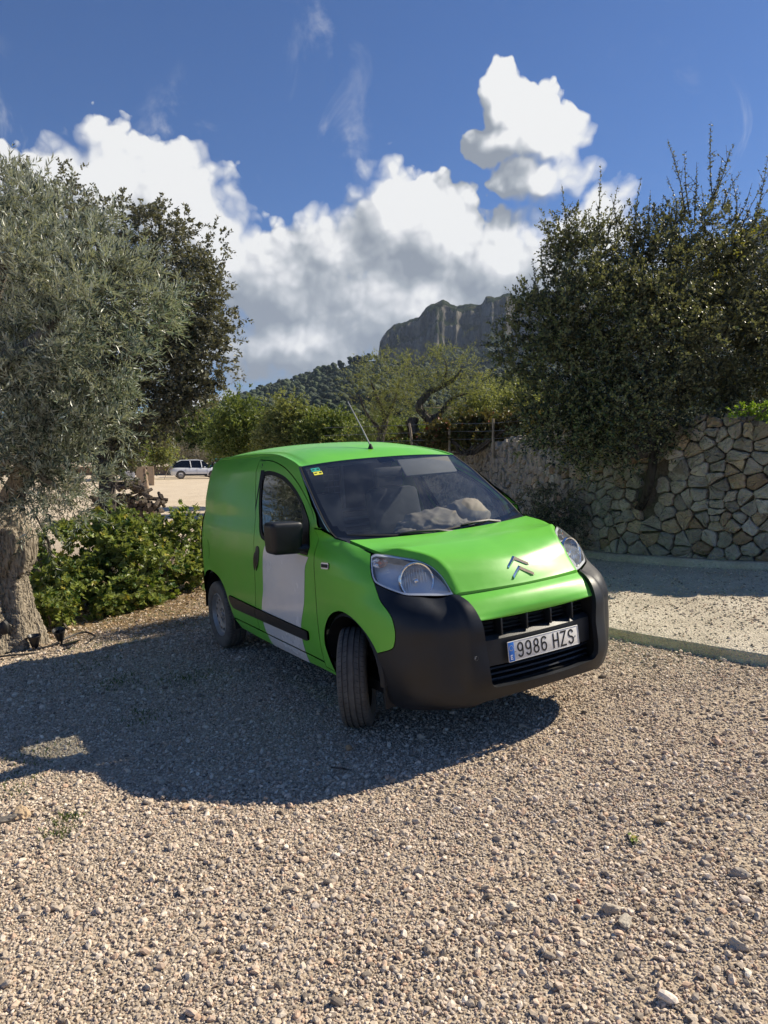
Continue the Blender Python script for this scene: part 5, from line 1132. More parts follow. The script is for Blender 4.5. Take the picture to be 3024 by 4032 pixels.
# ---- holm oak behind it
r = np.random.RandomState(12)
oa = empty('holm_oak', tuple(W(-4.35, 11.2, gz(-4.35, 11.2))), label='large dark holm oak with dense small leaves standing behind the olive tree', category='oak tree')
gnarled('trunk', [q(-4.35, 11.2, -.7), q(-4.32, 11.2, .4), q(-4.30, 11.2, 1.2), q(-4.45, 11.3, 2.2), q(-4.5, 11.4, 3.2)], [.20, .125, .115, .13, .12], DARKB, oa, 9, 20, 8)
tb = MB(); 
for e in ((-3.0, 11, 3.6), (-5.2, 11.5, 4.2), (-3.4, 10.8, 2.4), (-5.5, 11, 2.6), (-3.9, 11, 4.6)): limb([q(-4.38, 11.2, 1.7), q((-4.4+e[0])/2, 11.2, e[2]*.75), q(*e)], [.09, .06, .02], tb, r, .03)
tb.build('branches', [DARKB], oa)
AB = [(250, 515, 11, 90), (340, 525, 11, 72), (400, 560, 11, 80), (330, 640, 10.8, 130), (425, 690, 11, 78), (420, 770, 11, 80), (350, 800, 11, 110), (468, 795, 11, 32), (300, 880, 11.2, 85), (235, 960, 11.3, 60), (150, 455, 11.5, 62), (60, 440, 11.5, 45), (438, 620, 11, 45), (370, 860, 11.2, 45), (120, 600, 11.5, 160), (150, 800, 11.5, 150), (455, 745, 11, 40), (180, 900, 11.6, 90), (40, 700, 11.5, 150), (30, 900, 11.5, 120), (-60, 600, 11.6, 150), (440, 830, 11, 28), (495, 800, 11, 24), (400, 830, 11, 50), (260, 1020, 11.3, 35), (250, 700, 11.6, 150)]
pa, oo = blob_pts(blobs_px(AB), 11500, r, .5, .27, 820); pb, ob = blob_pts(blobs_px([(x, y, d, rp*1.03) for x, y, d, rp in AB]), 1700, r, .97, .14, 380)
crown_obj(oa, [twigs(pa, oo, r, 11, .16, .7, .1, .8, .068, 'oval', .35), twigs(pb, ob, r, 12, .22, .5, .15, .7, .052, 'oval', .35)], OAKL, TWIG); local(oa)
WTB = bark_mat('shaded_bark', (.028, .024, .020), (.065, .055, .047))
# ---- thorny bushy tree growing out of the wall on the right
r = np.random.RandomState(13)
wt = empty('wall_tree', tuple(W(3.12, 8.55, .95)), label='dense dark tree growing out of the stone wall with bare upright shoots at its top', category='tree')
gnarled('trunk', [q(3.16, 9.10, .86), q(3.17, 8.92, .93), q(3.18, 8.72, 1.12), q(3.20, 8.62, 1.45), q(3.26, 8.8, 1.9), q(3.1, 9.0, 2.6)], [.035, .05, .052, .052, .05, .04], WTB, wt, 10, 18, 8)
tb = MB()
for e in ((1.9, 9, 3.0), (2.4, 9.2, 3.7), (3.6, 9.3, 3.8), (4.4, 9.3, 3.2), (2.0, 8.6, 2.0), (2.6, 8.5, 1.7), (4.2, 8.9, 2.2), (3.2, 9.5, 4.2)): limb([q(3.22, 8.7, 1.6), q((3.2+e[0])/2, (8.8+e[1])/2, 1.4+(e[2]-1.4)*.62), q(*e)], [.065, .045, .012], tb, r, .04)
tb.build('branches', [DARKB], wt)
TB = [(1255, 560, 9.2, 68), (1330, 540, 9.3, 72), (1185, 700, 8.9, 78), (1290, 680, 8.9, 120), (1420, 610, 9.2, 105), (1540, 600, 9.4, 100), (1640, 620, 9.5, 110), (1400, 740, 8.8, 140), (1560, 750, 9.2, 130), (1240, 800, 8.7, 95), (1130, 765, 8.9, 52), (1185, 880, 8.6, 60), (1330, 880, 8.5, 110), (1450, 860, 8.7, 90), (1560, 830, 9.4, 62), (1235, 950, 8.5, 62), (1180, 975, 8.5, 34), (1095, 800, 8.9, 24), (1300, 960, 8.4, 45), (1420, 930, 8.5, 38), (1220, 510, 9.3, 38), (1395, 510, 9.3, 40), (1490, 500, 9.5, 48), (1565, 500, 9.5, 50), (1640, 500, 9.6, 40), (1750, 700, 9.5, 150), (1640, 800, 9.6, 75), (1270, 1000, 8.3, 24), (1340, 975, 8.3, 38), (1200, 930, 8.5, 50), (1440, 960, 8.5, 30), (1500, 900, 8.8, 60), (1290, 930, 8.4, 70), (1160, 930, 8.5, 32)]
TB = [(x, y, d, rp*(.90 if y < 860 else .80)) for x, y, d, rp in TB]
pa, oo = blob_pts(blobs_px(TB), 12500, r, .45, .22, 850); pb, ob = blob_pts(blobs_px([(x, y, d, rp*1.05) for x, y, d, rp in TB]), 1500, r, .97, .12, 360)
crown_obj(wt, [twigs(pa, oo, r, 12, .17, .6, .25, .75, .049, 'oval', .3), twigs(pb, ob, r, 14, .26, .35, .55, .7, .038, 'oval', .3)], OAKR, TWIG)
shoots = [((1240, 560), (1213, 398)), ((1260, 540), (1250, 430)), ((1290, 520), (1298, 355)), ((1310, 530), (1335, 400)), ((1335, 520), (1320, 420)), ((1370, 520), (1385, 382)), ((1390, 520), (1405, 410)), ((1410, 520), (1432, 420)), ((1450, 520), (1440, 380)), ((1480, 460), (1442, 300)), ((1490, 470), (1478, 325)), ((1500, 480), (1505, 350)), ((1540, 450), (1536, 262)), ((1545, 430), (1585, 312)), ((1560, 450), (1600, 370)), ((1575, 480), (1625, 395)), ((1600, 520), (1645, 400)), ((1620, 520), (1660, 330)), ((1520, 460), (1560, 340)), ((1200, 600), (1165, 470)), ((1160, 660), (1150, 560)), ((1180, 640), (1170, 520)), ((1470, 520), (1455, 440)), ((1350, 520), (1352, 440)), ((1105, 760), (1085, 700)), ((1120, 730), (1095, 650)), ((1520, 500), (1515, 400)), ((1590, 480), (1580, 380)), ((1275, 520), (1270, 450)), ((1420, 500), (1412, 440))]
sm_ = MB(); LP = []; LD = []; LS = []
for (b, t) in shoots:
    B = px3(*b, 9.3); Tt = px3(*t, 9.35+r.normal(0, .15)); mid = (B+Tt)/2+r.normal(0, .04, 3); C = np.array(cr([B, mid, Tt], 10)); sm_.tube([tuple(p) for p in C], list(np.linspace(.009, .002, len(C))), 4)
    L = np.linalg.norm(Tt-B); n = int(L*95)
    for k in range(n):
        f = r.rand(); p = C[min(int(f*(len(C)-1)), len(C)-1)]; LP.append(p+r.normal(0, .008, 3)); LD.append(unit((Tt-B)*.5/L+r.normal(0, .7, 3))); LS.append(.036*(1.15-.4*f)*r.uniform(.7, 1.3))
    for k in range(int(L*9)):
        f = r.uniform(0, .75); p = C[int(f*(len(C)-1))]; e = p+unit(np.array([0, 0, .8])+r.normal(0, .5, 3))*r.uniform(.08, .22); sm_.tube([tuple(p), tuple(e)], [.004, .0015], 3)
        for j in range(6): g = r.rand(); LP.append(p+(e-p)*g); LD.append(unit(r.normal(0, 1, 3))); LS.append(.032*r.uniform(.7, 1.2))
sm_.build('upright_shoots', [DARKB], wt); v, f = leaf_cloud(np.array(LP), np.array(LD), np.array(LS), 'oval', r); link('shoot_leaves', mesh_np('shoot_leaves', v, f, OAKR, smooth=False), wt)
# a few yellow leaves caught in the crown
yp = np.vstack([px3(x, y, 8.9)+r.normal(0, .035, (14, 3)) for x, y in ((1600, 505), (1545, 592), (1592, 545), (1638, 500))]); v, f = leaf_cloud(yp, r.normal(size=yp.shape), .045*np.ones(len(yp)), 'oval', r); link('yellow_leaves', mesh_np('yellow_leaves', v, f, mat('yellow_leaf', (.62, .58, .05), .5), smooth=False), wt); local(wt)
# dark shrub at the foot of the wall
def shrub(name, label, cat, blobs, n, nl, size, kind, m, seed, tl=.15, clump=.14, base=None, stems=None, group=None, depth=1.0, shoot=.2):
    r = np.random.RandomState(seed); bl = blobs_px(blobs, depth); c = np.mean([b[0] for b in bl], 0); a, d = AD(c[0], c[1]); z0 = gz(a, d) if base is None else base
    e = empty(name, (c[0], c[1], z0), label=label, category=cat); 
    if group: e['group'] = group
    pa, oo = blob_pts(bl, n, r, .5, clump, max(20, n//10)); pb, ob = blob_pts([(b[0], b[1]*1.05) for b in bl], n//4, r, .97, clump*.6, max(20, n//20))
    crown_obj(e, [twigs(pa, oo, r, nl, tl, .6, shoot, .8, size, kind, .3), twigs(pb, ob, r, nl+2, tl*1.4, .4, shoot+.15, .7, size*.9, kind, .3)], m, TWIG)
    mb = MB()
    for k in range(stems or 5):
        b = bl[r.randint(len(bl))][0]+r.normal(0, .05, 3); s = np.array([c[0], c[1], z0])+np.array([*r.normal(0, .06*(1 if d < 15 else 3), 2), -.05]); limb([s, (s+b)/2+r.normal(0, .06, 3), b], [.03*(1 if d < 15 else 2.2), .02*(1 if d < 15 else 2), .006], mb, r, .05, 6, 4)
    mb.build('stem', [DARKB], e); local(e); return e
shrub('low_shrub', 'dark low shrub growing against the foot of the stone wall beside the hood', 'shrub', [(1195, 1095, 9.6, 45), (1225, 1120, 9.4, 40), (1150, 1085, 9.9, 36), (1240, 1150, 9.3, 24), (1180, 1130, 9.5, 36)], 620, 12, .032, 'oval', OAKL, 31, .10, .10)
shrub('green_weed', 'small bright green plants on top of the right end of the stone wall', 'plant', [(1605, 888, 7.9, 10), (1632, 885, 7.8, 12), (1655, 887, 7.7, 10), (1585, 890, 7.9, 6)], 90, 8, .035, 'oval', leaf_mat('bright_weed', (.14, .26, .03), (.36, .48, .06), None, .35), 32, .05, .03, base=2.0)
# ---- grapevine thicket between the olive and the van
shrub('grapevine', 'sprawling green grapevine thicket between the olive trunk and the rear of the van', 'grapevine', [(130, 1290, 8.2, 60), (160, 1220, 8.5, 60), (215, 1180, 8.8, 60), (210, 1270, 8.3, 75), (290, 1180, 9.0, 50), (290, 1255, 8.7, 80), (370, 1190, 9.4, 55), (370, 1260, 9.1, 55), (410, 1150, 9.6, 36), (425, 1215, 9.6, 40), (245, 1135, 9.2, 28), (180, 1140, 9.2, 26), (120, 1190, 8.7, 40), (200, 1320, 8.1, 40), (300, 1310, 8.6, 30), (415, 1120, 9.8, 18), (110, 1330, 8.0, 24)], 1150, 6, .085, 'vine', VINEL, 33, .20, .13, stems=14)
shrub('low_weed_clump', 'small bright leafy clump at the foot of the olive trunk', 'plant', [(118, 1312, 7.6, 34), (95, 1330, 7.6, 22), (135, 1335, 7.6, 20)], 110, 6, .060, 'vine', VINEL, 34, .10, .06)
shrub('dark_bush', 'dark green feathery bush behind the olive trunk', 'shrub', [(60, 1100, 9.5, 50), (110, 1040, 10, 50), (30, 1050, 9.5, 60), (160, 1090, 10.5, 40), (60, 1160, 9.0, 40)], 500, 10, .05, 'narrow', OAKL, 35, .15, .16)
at = empty('bent_trunk', tuple(W(-5.0, 9.9, gz(-5, 9.9))), label='dark bent leaning tree trunk in the shade behind the grapevine', category='tree trunk')
gnarled('trunk', [q(-4.85, 9.9, -.5), q(-4.75, 9.9, .15), q(-5.0, 9.9, .55), q(-5.05, 9.9, 1.0), q(-4.7, 9.9, 1.5)], [.20, .13, .11, .10, .09], DARKB, at, 14, 16, 8); local(at)
# ---- grass tufts and small weeds on the gravel
def tufts(name, label, pts, n, h, m, seed):
    r = np.random.RandomState(seed); V = []; F = []
    for (x, y, rad) in pts:
        c = np.array(px_ground(x, y))
        for k in range(n):
            b = c+np.array([*r.normal(0, rad, 2), 0]); b[2] = ground_z(b[0], b[1])-.005; th = r.rand()*6.28; l = h*r.uniform(.4, 1.2); w = .0022+.003*r.rand(); s = np.array([math.cos(th), math.sin(th), 0])*w; ln = np.array([*r.normal(0, .35, 2), 1])*l; i = len(V); V += [b-s, b+s, b+ln*.6+s*.7, b+ln*.6-s*.7, b+ln+np.array([*r.normal(0, .2, 2)*l, -.1*l])]; F += [(i, i+1, i+2), (i, i+2, i+3), (i+3, i+2, i+4)]
    link(name, mesh_np(name, V, np.array(F), m, smooth=False), None, kind='stuff', label=label, category='grass')
GRS = leaf_mat('grass_blade', (.06, .10, .025), (.16, .20, .06), None, .3)
tufts('grass', 'thin green grass tufts in the soil near the vines and along the gravel', [(250, 1475, .10), (410, 1465, .12), (30, 1700, .10), (120, 1345+10, .3), (300, 1348, .35), (380, 1335, .3), (430, 1310, .3), (60, 1640, .12), (135, 1800, .05), (200, 1430, .15), (10, 1450, .15), (340, 1300, .4), (145, 1770, .04), (420, 1360, .25), (230, 1350, .3), (350, 1365, .4), (300, 1550, .1)], 130, .035, GRS, 41)
lr = np.random.RandomState(50); n = 5200; a = lr.uniform(-6.5, -1.6, n); d = 7.0+lr.gamma(2.0, .9, n); a2, d2 = a, d; k = (a < -1.9+.0*d); P = np.stack([CAM.x+a*RT.x+d*FH.x, CAM.y+a*RT.y+d*FH.y, Hg(a, d)+.012], 1)[k]
v, f = leaf_cloud(P, np.stack([lr.normal(size=len(P)), lr.normal(size=len(P)), lr.normal(0, .25, len(P))], 1), lr.uniform(.02, .055, len(P)), 'oval', lr, roll=.5)
link('leaf_litter', mesh_np('leaf_litter', v, f, leaf_mat('dry_leaf', (.20, .12, .06), (.52, .38, .22), None, .15), smooth=False), None, kind='stuff', label='dry brown fallen leaves on the soil under the trees at the left', category='leaves')
gp_ = empty('seedling', tuple(px_ground(1368, 1818)), label='tiny green seedling in the gravel at the lower right', category='plant'); v, f = leaf_cloud(lr.normal(0, .01, (16, 3))+np.array(px_ground(1368, 1818))+[0, 0, .015], lr.normal(size=(16, 3))*[1, 1, .3], .028*np.ones(16), 'oval', lr); link('leaves', mesh_np('leaves', v, f, VINEL, smooth=False), gp_); local(gp_)
tw = MB(); c = px_ground(735, 1667); limb([c+Vector((-.05, -.03, .012)), c+Vector((0, 0, .018)), c+Vector((.04, .045, .014))], [.004, .006, .003], tw, lr, .1, 6, 4); tw.build('fallen_twig', [DARKB], None, label='short dark twig lying on the gravel in front of the front wheel', category='twig')
# ------------------------------------------------------------------ middle distance
GRP = 'leafy fig trees in the row beyond the parking lot'
shrub('fig_tree', 'round leafy fig tree at the left end of the row, behind the white car', 'tree', [(400, 945, 84, 40), (440, 915, 84, 38), (390, 915, 84, 28), (470, 950, 84, 42), (425, 960, 84, 34), (375, 940, 84, 22)], 1700, 9, .36, 'oval', FIGL, 61, .9, 1.3, base=-1.1, stems=6, group=GRP)
shrub('fig_tree', 'tallest leafy fig tree of the row, just left above the van roof', 'tree', [(520, 905, 28, 38), (560, 945, 28, 50), (500, 945, 28, 42)], 1400, 9, .13, 'oval', FIGL, 62, .3, .5, base=-.5, stems=6, group=GRP)
shrub('fig_tree', 'yellowish leafy fig tree behind the middle of the van roof', 'tree', [(620, 905, 25, 36), (655, 945, 25, 44), (605, 950, 25, 40)], 1500, 9, .12, 'oval', ALML, 63, .3, .45, base=-.4, stems=6, group=GRP)
shrub('fig_tree', 'dark leafy fig tree left of the aerial', 'tree', [(700, 925, 24, 36), (735, 950, 24, 36), (690, 955, 24, 36), (760, 930, 24, 24)], 1300, 9, .11, 'oval', FIGL, 64, .3, .45, base=-.2, stems=6, group=GRP)
shrub('roadside_tree', 'light green tree behind the plywood board', 'tree', [(325, 955, 62, 26), (345, 975, 62, 22), (300, 985, 62, 22)], 900, 8, .26, 'oval', ALML, 65, .6, 1.0, base=-.8, stems=5)
shrub('roadside_tree', 'dark green tree beside the holm oak trunk', 'tree', [(270, 965, 58, 30), (245, 990, 58, 24)], 700, 8, .26, 'oval', FIGL, 66, .6, 1.0, base=-.8, stems=5)
shrub('grey_scrub', 'grey brown dry scrub behind the low wall of the parking lot', 'scrub', [(390, 985, 75, 14), (430, 985, 75, 13), (470, 985, 75, 14), (350, 990, 75, 10), (520, 985, 70, 16)], 900, 8, .16, 'narrow', leaf_mat('dry_scrub', (.16, .14, .10), (.28, .25, .18), None, .1), 67, .5, .7, base=-1.0, stems=8)
def almond(name, label, base, limbs, blobs, n, seed, leaf=.075, z0=1.0):
    r = np.random.RandomState(seed); e = empty(name, tuple(base), label=label, category='almond tree'); mb = MB()
    for (pts, rad) in limbs: limb([px3(*p) for p in pts], rad, mb, r, .06, 8, 6)
    mb.build('trunk', [DARKB], e); bl = blobs_px(blobs); pa, oo = blob_pts(bl, n, r, .4, .33, n//9); pb, ob = blob_pts([(b[0], b[1]*1.06) for b in bl], n//3, r, .97, .18, n//12)
    crown_obj(e, [twigs(pa, oo, r, 9, .30, .6, .2, .6, leaf, 'narrow', .35), twigs(pb, ob, r, 12, .42, .4, .55, .5, leaf, 'narrow', .3)], ALML, TWIG); local(e)
almond('almond_tree', 'slender almond tree with a thin light crown straight behind the aerial', px3(822, 985, 17), [([(818, 1000, 17), (822, 950, 17), (832, 905, 17), (815, 860, 17), (800, 820, 17)], [.13, .10, .07, .04, .015]), ([(832, 905, 17), (850, 870, 17), (865, 820, 17)], [.06, .04, .012]), ([(822, 930, 17), (790, 890, 17), (775, 850, 17)], [.05, .03, .01])], [(810, 830, 17, 48), (850, 810, 17, 42), (780, 860, 17, 34), (850, 880, 17, 48), (800, 895, 17, 38), (870, 850, 17, 40)], 560, 71, .062)
almond('almond_tree', 'spreading almond tree with dark crooked limbs beside the fence post', px3(900, 985, 16), [([(930, 1000, 16), (905, 960, 16), (890, 920, 16), (895, 905, 16)], [.17, .15, .12, .11]), ([(905, 955, 16), (928, 930, 16), (925, 905, 16), (905, 880, 16), (925, 850, 16), (955, 835, 16), (985, 815, 16), (1000, 790, 16)], [.12, .10, .10, .09, .075, .05, .035, .012]), ([(925, 905, 16), (950, 895, 16), (975, 862, 16), (1010, 850, 16)], [.08, .065, .04, .015]), ([(955, 835, 16), (965, 800, 16), (960, 775, 16)], [.03, .02, .008])], [(930, 800, 16, 45), (975, 800, 16, 45), (900, 840, 16, 36), (1000, 840, 16, 32), (950, 860, 16, 40), (1010, 800, 16, 26), (900, 800, 16, 34)], 520, 72, .058)
shrub('scrub_bush', 'yellow green bushes along the fence beyond the wall, right of the crooked almond tree', 'shrub', [(1030, 900, 16, 34), (1075, 885, 16, 38), (1120, 890, 15, 36), (1000, 930, 16, 30), (1050, 850, 18, 28), (1150, 870, 15, 34), (1110, 850, 17, 26)], 1500, 9, .062, 'oval', ALML, 73, .22, .28, base=1.55, stems=10)
shrub('vine_hedge', 'reddish autumn vines climbing on the wire fence above the wall', 'vines', [(960, 935, 14.5, 20), (1000, 930, 14.5, 22), (1040, 925, 14.3, 20), (1080, 922, 14, 20), (1120, 915, 13.5, 20), (930, 950, 15, 16), (1150, 905, 13, 16), (880, 950, 16, 16)], 800, 7, .075, 'vine', REDV, 74, .16, .16, base=1.6, stems=12)
shrub('dark_undergrowth', 'dark undergrowth below the almond trees behind the van roof', 'bushes', [(800, 950, 20, 36), (850, 955, 20, 32), (900, 950, 20, 30), (760, 960, 21, 30), (950, 960, 19, 26), (830, 925, 21, 24)], 1200, 9, .085, 'oval', FIGL, 75, .22, .32, base=.9, stems=8)
# fence posts and wires
WOODP = mat('weathered_post', (.40, .33, .24), .9, var=.3, vscale=9, bump=.004, bscale=40)
for k, (x, y0, y1, d, lb) in enumerate(((889, 914, 965, 14.8, 'pale round fence post standing by the crooked almond tree'), (1063, 904, 955, 13.6, 'brown fence post leaning slightly above the stone wall'), (968, 905, 950, 14.3, 'dark half hidden fence post among the reddish vines'))):
    f_ = MB(); A_, B_ = px3(x+3, y1, d), px3(x-(5 if k == 0 else -2), y0, d); limb([A_-np.array([0, 0, .3]), (A_+B_)/2, B_], [.026, .025, .022], f_, lr, .03, 8, 4); o = f_.build('fence_post', [WOODP], None, label=lb, category='fence post', group='posts of the wire fence above the wall')
wr = MB()
for y in (918, 935, 952): limb([px3(700, y+6, 15.5), px3(889, y, 14.8), px3(968, y-3, 14.3), px3(1063, y-4, 13.6), px3(1190, y-16, 12.5)], [.0035]*5, wr, lr, 0, 4, 4)
wr.build('fence_wire', [STEEL], None, label='thin steel wires strung between the fence posts', category='wire')
# ------------------------------------------------------------------ far hills
def hill_mat(name, forest, rock_on):
    m = bpy.data.materials.new(name); m.use_nodes = True; T = NT(m.node_tree); b = m.node_tree.nodes['Principled BSDF']; g = T.add('ShaderNodeNewGeometry'); P = g.outputs['Position']; sep = T.add('ShaderNodeSeparateXYZ'); T.l.new(g.outputs['Normal'], sep.inputs[0])
    n = T.noise(P, .02, 6, .65); n2 = T.noise(P, .006, 5, .6); fo = T.ramp(n, [(.35, (.020, .034, .016)), (.55, (.045, .062, .026)), (.7, (.13, .12, .06))] if forest else [(.3, (.03, .045, .02)), (.55, (.06, .08, .032)), (.68, (.24, .20, .12))])
    if rock_on:
        Pr = T.vec('MULTIPLY', P, (1, 1, .35)); rk = T.ramp(T.noise(Pr, .030, 6, .7), [(.32, (.06, .06, .056)), (.5, (.19, .18, .16)), (.62, (.42, .385, .33))])
        steep = T.math('ADD', T.range(sep.outputs[2], .75, .45), T.math('MULTIPLY', T.math('SUBTRACT', n, .5), 2.2)); fo = T.mix(T.range(steep, .30, .60), fo, rk)
    T.l.new(fo, b.inputs['Base Color']); b.inputs['Roughness'].default_value = 1; b.inputs['Specular IOR Level'].default_value = 0
    bp = T.add('ShaderNodeBump'); bp.inputs['Distance'].default_value = 30; T.l.new(T.noise(P, .06, 8, .75), bp.inputs['Height']); T.l.new(bp.outputs[0], b.inputs['Normal']); return m
def fn(x, y, seed, sc, oct_=5):
    r = np.random.RandomState(seed); o = 0
    for k in range(oct_):
        f = sc*2**k; p = r.rand(4)*6.28; th = r.rand(2)*3.14; o = o+np.sin((x*math.cos(th[0])+y*math.sin(th[0]))*f+p[0])*np.cos((x*math.sin(th[1])-y*math.cos(th[1]))*f*1.13+p[1])*.55**k
    return o
def ridge_mesh(name, prof, d0, d1, base_y, m, cliff=None, rows=70, cols=220, seed=1, amp=.02, back=1.5, label=None):
    px = np.array([p[0] for p in prof]); py = np.array([p[1] for p in prof]); X = np.linspace(px[0], px[-1], cols); Y = np.interp(X, px, py); V = []
    if cliff is not None: Y = Y+3.0*fn(X, X*0, 77, .08, 5)*(X > 822)
    t = np.linspace(0, 1, rows) if cliff is None else np.concatenate([np.linspace(0, .70, int(rows*.45)), np.linspace(.70, .86, int(rows*.4)), np.linspace(.87, 1, rows-int(rows*.45)-int(rows*.4))])
    for ti in t:
        if cliff is None: sh = ti**.85
        else:
            c0 = np.interp(X, [c[0] for c in cliff], [c[1] for c in cliff]); th = .72+.035*fn(X, X*0, 55, .05, 4); sh = np.where(ti < th, c0*(ti/th)**1.1, c0+(1-c0)*(.55*sm(ti, th, th+.03)+.36*sm(ti, th+.045, th+.075+.01*fn(X, X*0, 56, .03, 3)))+.09*(1-c0)*np.clip((ti-th)/(1-th), 0, 1))
        d = d0+(d1-d0)*ti; a = (X-829.5)/1558*d; z = CAM.z+(974-(base_y+(Y-base_y)*sh))/1558*d
        w = math.sin(min(1, ti*1.02)*math.pi)**.6 if ti < 1 else 0
        if cliff is not None and .68 < ti < .90: d = d+(fn(a, z*.8, seed+5, .016, 7)*d1*.012+np.abs(fn(a, z*.5, seed+8, .03, 5))*d1*.007); 
        z = z+fn(a, d, seed, 6/d1*4, 6)*d1*amp*w
        dd_ = d if np.ndim(d) else np.full(cols, d); a = (X-829.5)/1558*dd_; V.append(np.stack([CAM.x+a*RT.x+dd_*FH.x, CAM.y+a*RT.y+dd_*FH.y, z], 1))
    L = V[-1]; a = (X-829.5)/1558*d1*back; V.append(np.stack([CAM.x+a*RT.x+d1*back*FH.x, CAM.y+a*RT.y+d1*back*FH.y, L[:, 2]*.55], 1)); V.append(V[-1]*np.array([1, 1, 0])-np.array([0, 0, 30]))
    V = np.array(V); n, mm = V.shape[:2]; i = np.arange(n*mm).reshape(n, mm); q = np.stack([i[:-1, :-1], i[:-1, 1:], i[1:, 1:], i[1:, :-1]], -1).reshape(-1, 4)
    link(name, mesh_np(name, V.reshape(-1, 3), q, m), None, kind='structure'); return V
HB = hill_mat('forest_slope', True, False); HC_ = hill_mat('cliff_rock', True, True); HD = hill_mat('dry_slope', False, False)
V1 = ridge_mesh('cliff_mountain', [(660, 850), (760, 815), (812, 790), (818, 772), (820, 745), (835, 718), (850, 707), (880, 697), (905, 690), (918, 672), (930, 661), (955, 658), (985, 668), (1012, 666), (1036, 667), (1045, 654), (1075, 647), (1090, 645), (1140, 648), (1200, 640), (1300, 640), (1400, 620), (1480, 590), (1560, 545), (1640, 485), (1700, 452), (1900, 440), (2200, 450), (2600, 500)], 700, 1900, 955, HC_, [(660, .85), (812, .60), (835, .62), (900, .62), (930, .66), (960, .66), (1020, .72), (1100, .74), (1300, .78), (2600, .78)], 170, 520, 3, .004)
V2 = ridge_mesh('pine_ridge', [(-700, 890), (-200, 900), (200, 905), (400, 893), (450, 884), (500, 868), (550, 852), (575, 846), (610, 838), (650, 826), (700, 806), (735, 800), (770, 786), (820, 782), (880, 800), (960, 812), (1100, 810), (1300, 790), (1600, 760), (1900, 720)], 330, 900, 965, HB, None, 60, 300, 7, .006)
V3 = ridge_mesh('scrub_slope', [(-900, 915), (300, 918), (400, 912), (480, 905), (560, 893), (620, 880), (660, 877), (720, 885), (820, 880), (1000, 880), (1400, 860), (1900, 850)], 160, 420, 972, HD, None, 40, 200, 9, .004)
# pine woods on the slopes: far off, one mass
PINEM = leaf_mat('far_pine', (.018, .030, .014), (.055, .078, .030), None, .0, .9, vs=.02)
def far_wood(name, label, Vg, n, smin, smax, rows, seed, xlim):
    r = np.random.RandomState(seed); bm = bmesh.new(); bmesh.ops.create_icosphere(bm, subdivisions=1, radius=1); D = np.array([v.co[:] for v in bm.verts]); F0 = np.array([[v.index for v in f.verts] for f in bm.faces]); bm.free()
    vv = []; R_c, C_c = Vg.shape[0], Vg.shape[1]; X = np.linspace(xlim[0], xlim[1], C_c)
    i = r.uniform(rows[0], rows[1], n); j = r.uniform(0, C_c-1.01, n); k = (X[j.astype(int)] > 330) & (X[j.astype(int)] < 1500); i, j = i[k], j[k]; i0, j0 = i.astype(int), j.astype(int); fi, fj = (i-i0)[:, None], (j-j0)[:, None]
    P = (Vg[i0, j0]*(1-fi)+Vg[i0+1, j0]*fi)*(1-fj)+(Vg[i0, j0+1]*(1-fi)+Vg[i0+1, j0+1]*fi)*fj
    dn = fn(P[:, 0], P[:, 1], seed, .012, 4); kk = dn > -.35; P = P[kk]; N = len(P); s = r.uniform(smin, smax, N)
    parts = []; 
    for q in range(2):
        off = r.normal(0, .35, (N, 3))*s[:, None]; off[:, 2] = s*(.75+.55*q); sc = s[:, None]*np.array([.75, .75, .62])*(1-.25*q); jit = 1+.22*r.normal(size=(N, len(D), 1)); parts.append(((P+off)[:, None]+D[None]*jit*sc[:, None]).reshape(-1, 3))
    V = np.vstack(parts); F = np.vstack([(F0[None]+(np.arange(N)*len(D))[:, None, None]).reshape(-1, 3)+q*N*len(D) for q in range(2)])
    link(name, mesh_np(name, V, F, PINEM, smooth=True), None, kind='stuff', label=label, category='pine wood')
far_wood('pine_wood', 'distant pine wood covering the ridge left of the cliff', V2, 5200, 4.0, 6.5, (22, 60), 81, (-700, 1900))
far_wood('scrub_wood', 'scattered round pines on the dry lower slope', V3, 1500, 2.6, 4.2, (6, 40), 82, (-900, 1900))
far_wood('mountain_wood', 'pine wood on the mountain slope below the cliff', V1, 5200, 6, 10, (20, 76), 83, (660, 2600))
# ------------------------------------------------------------------ parking lot
LW = empty('lot_wall', tuple(W(-24, 74, -.95)), label='low reddish dry stone wall along the far edge of the parking lot', category='wall')
LWM = stone_mat('lot_wall_stone', [(0, (.34, .22, .14)), (.5, (.48, .35, .24)), (1, (.58, .46, .34))], bump=0, bs=5, scl=1)
zb = gz(-25, 74); wr_ = np.random.RandomState(91); body = MB(); P_, Q_ = W(-42, 74, zb), W(-4, 76, zb); u = (Q_-P_); L = u.length; u.normalize(); rot = Matrix.Rotation(math.atan2(u.y, u.x), 3, 'Z'); body.box(tuple(P_+u*L/2+Vector((0, 0, .35))), (L, .3, .75), rot); body.build('wall_core', [LWM], LW)
st = MB(); s = 0
for row in range(3):
    s = wr_.rand()*.3
    while s < L: w = wr_.uniform(.35, .7); c = P_+u*(s+w/2)+Vector((0, 0, .13+.26*row))-FH*.17; st.box(tuple(c), (w-.05, .12, .20+.03*wr_.rand()), rot); s += w
s = 0
while s < L: w = wr_.uniform(.5, .9); c = P_+u*(s+w/2)+Vector((0, 0, .80)); st.box(tuple(c), (w-.04, .42, .12), rot); s += w
st.build('wall_stones', [LWM], LW, smooth=False, kind='stuff'); local(LW)
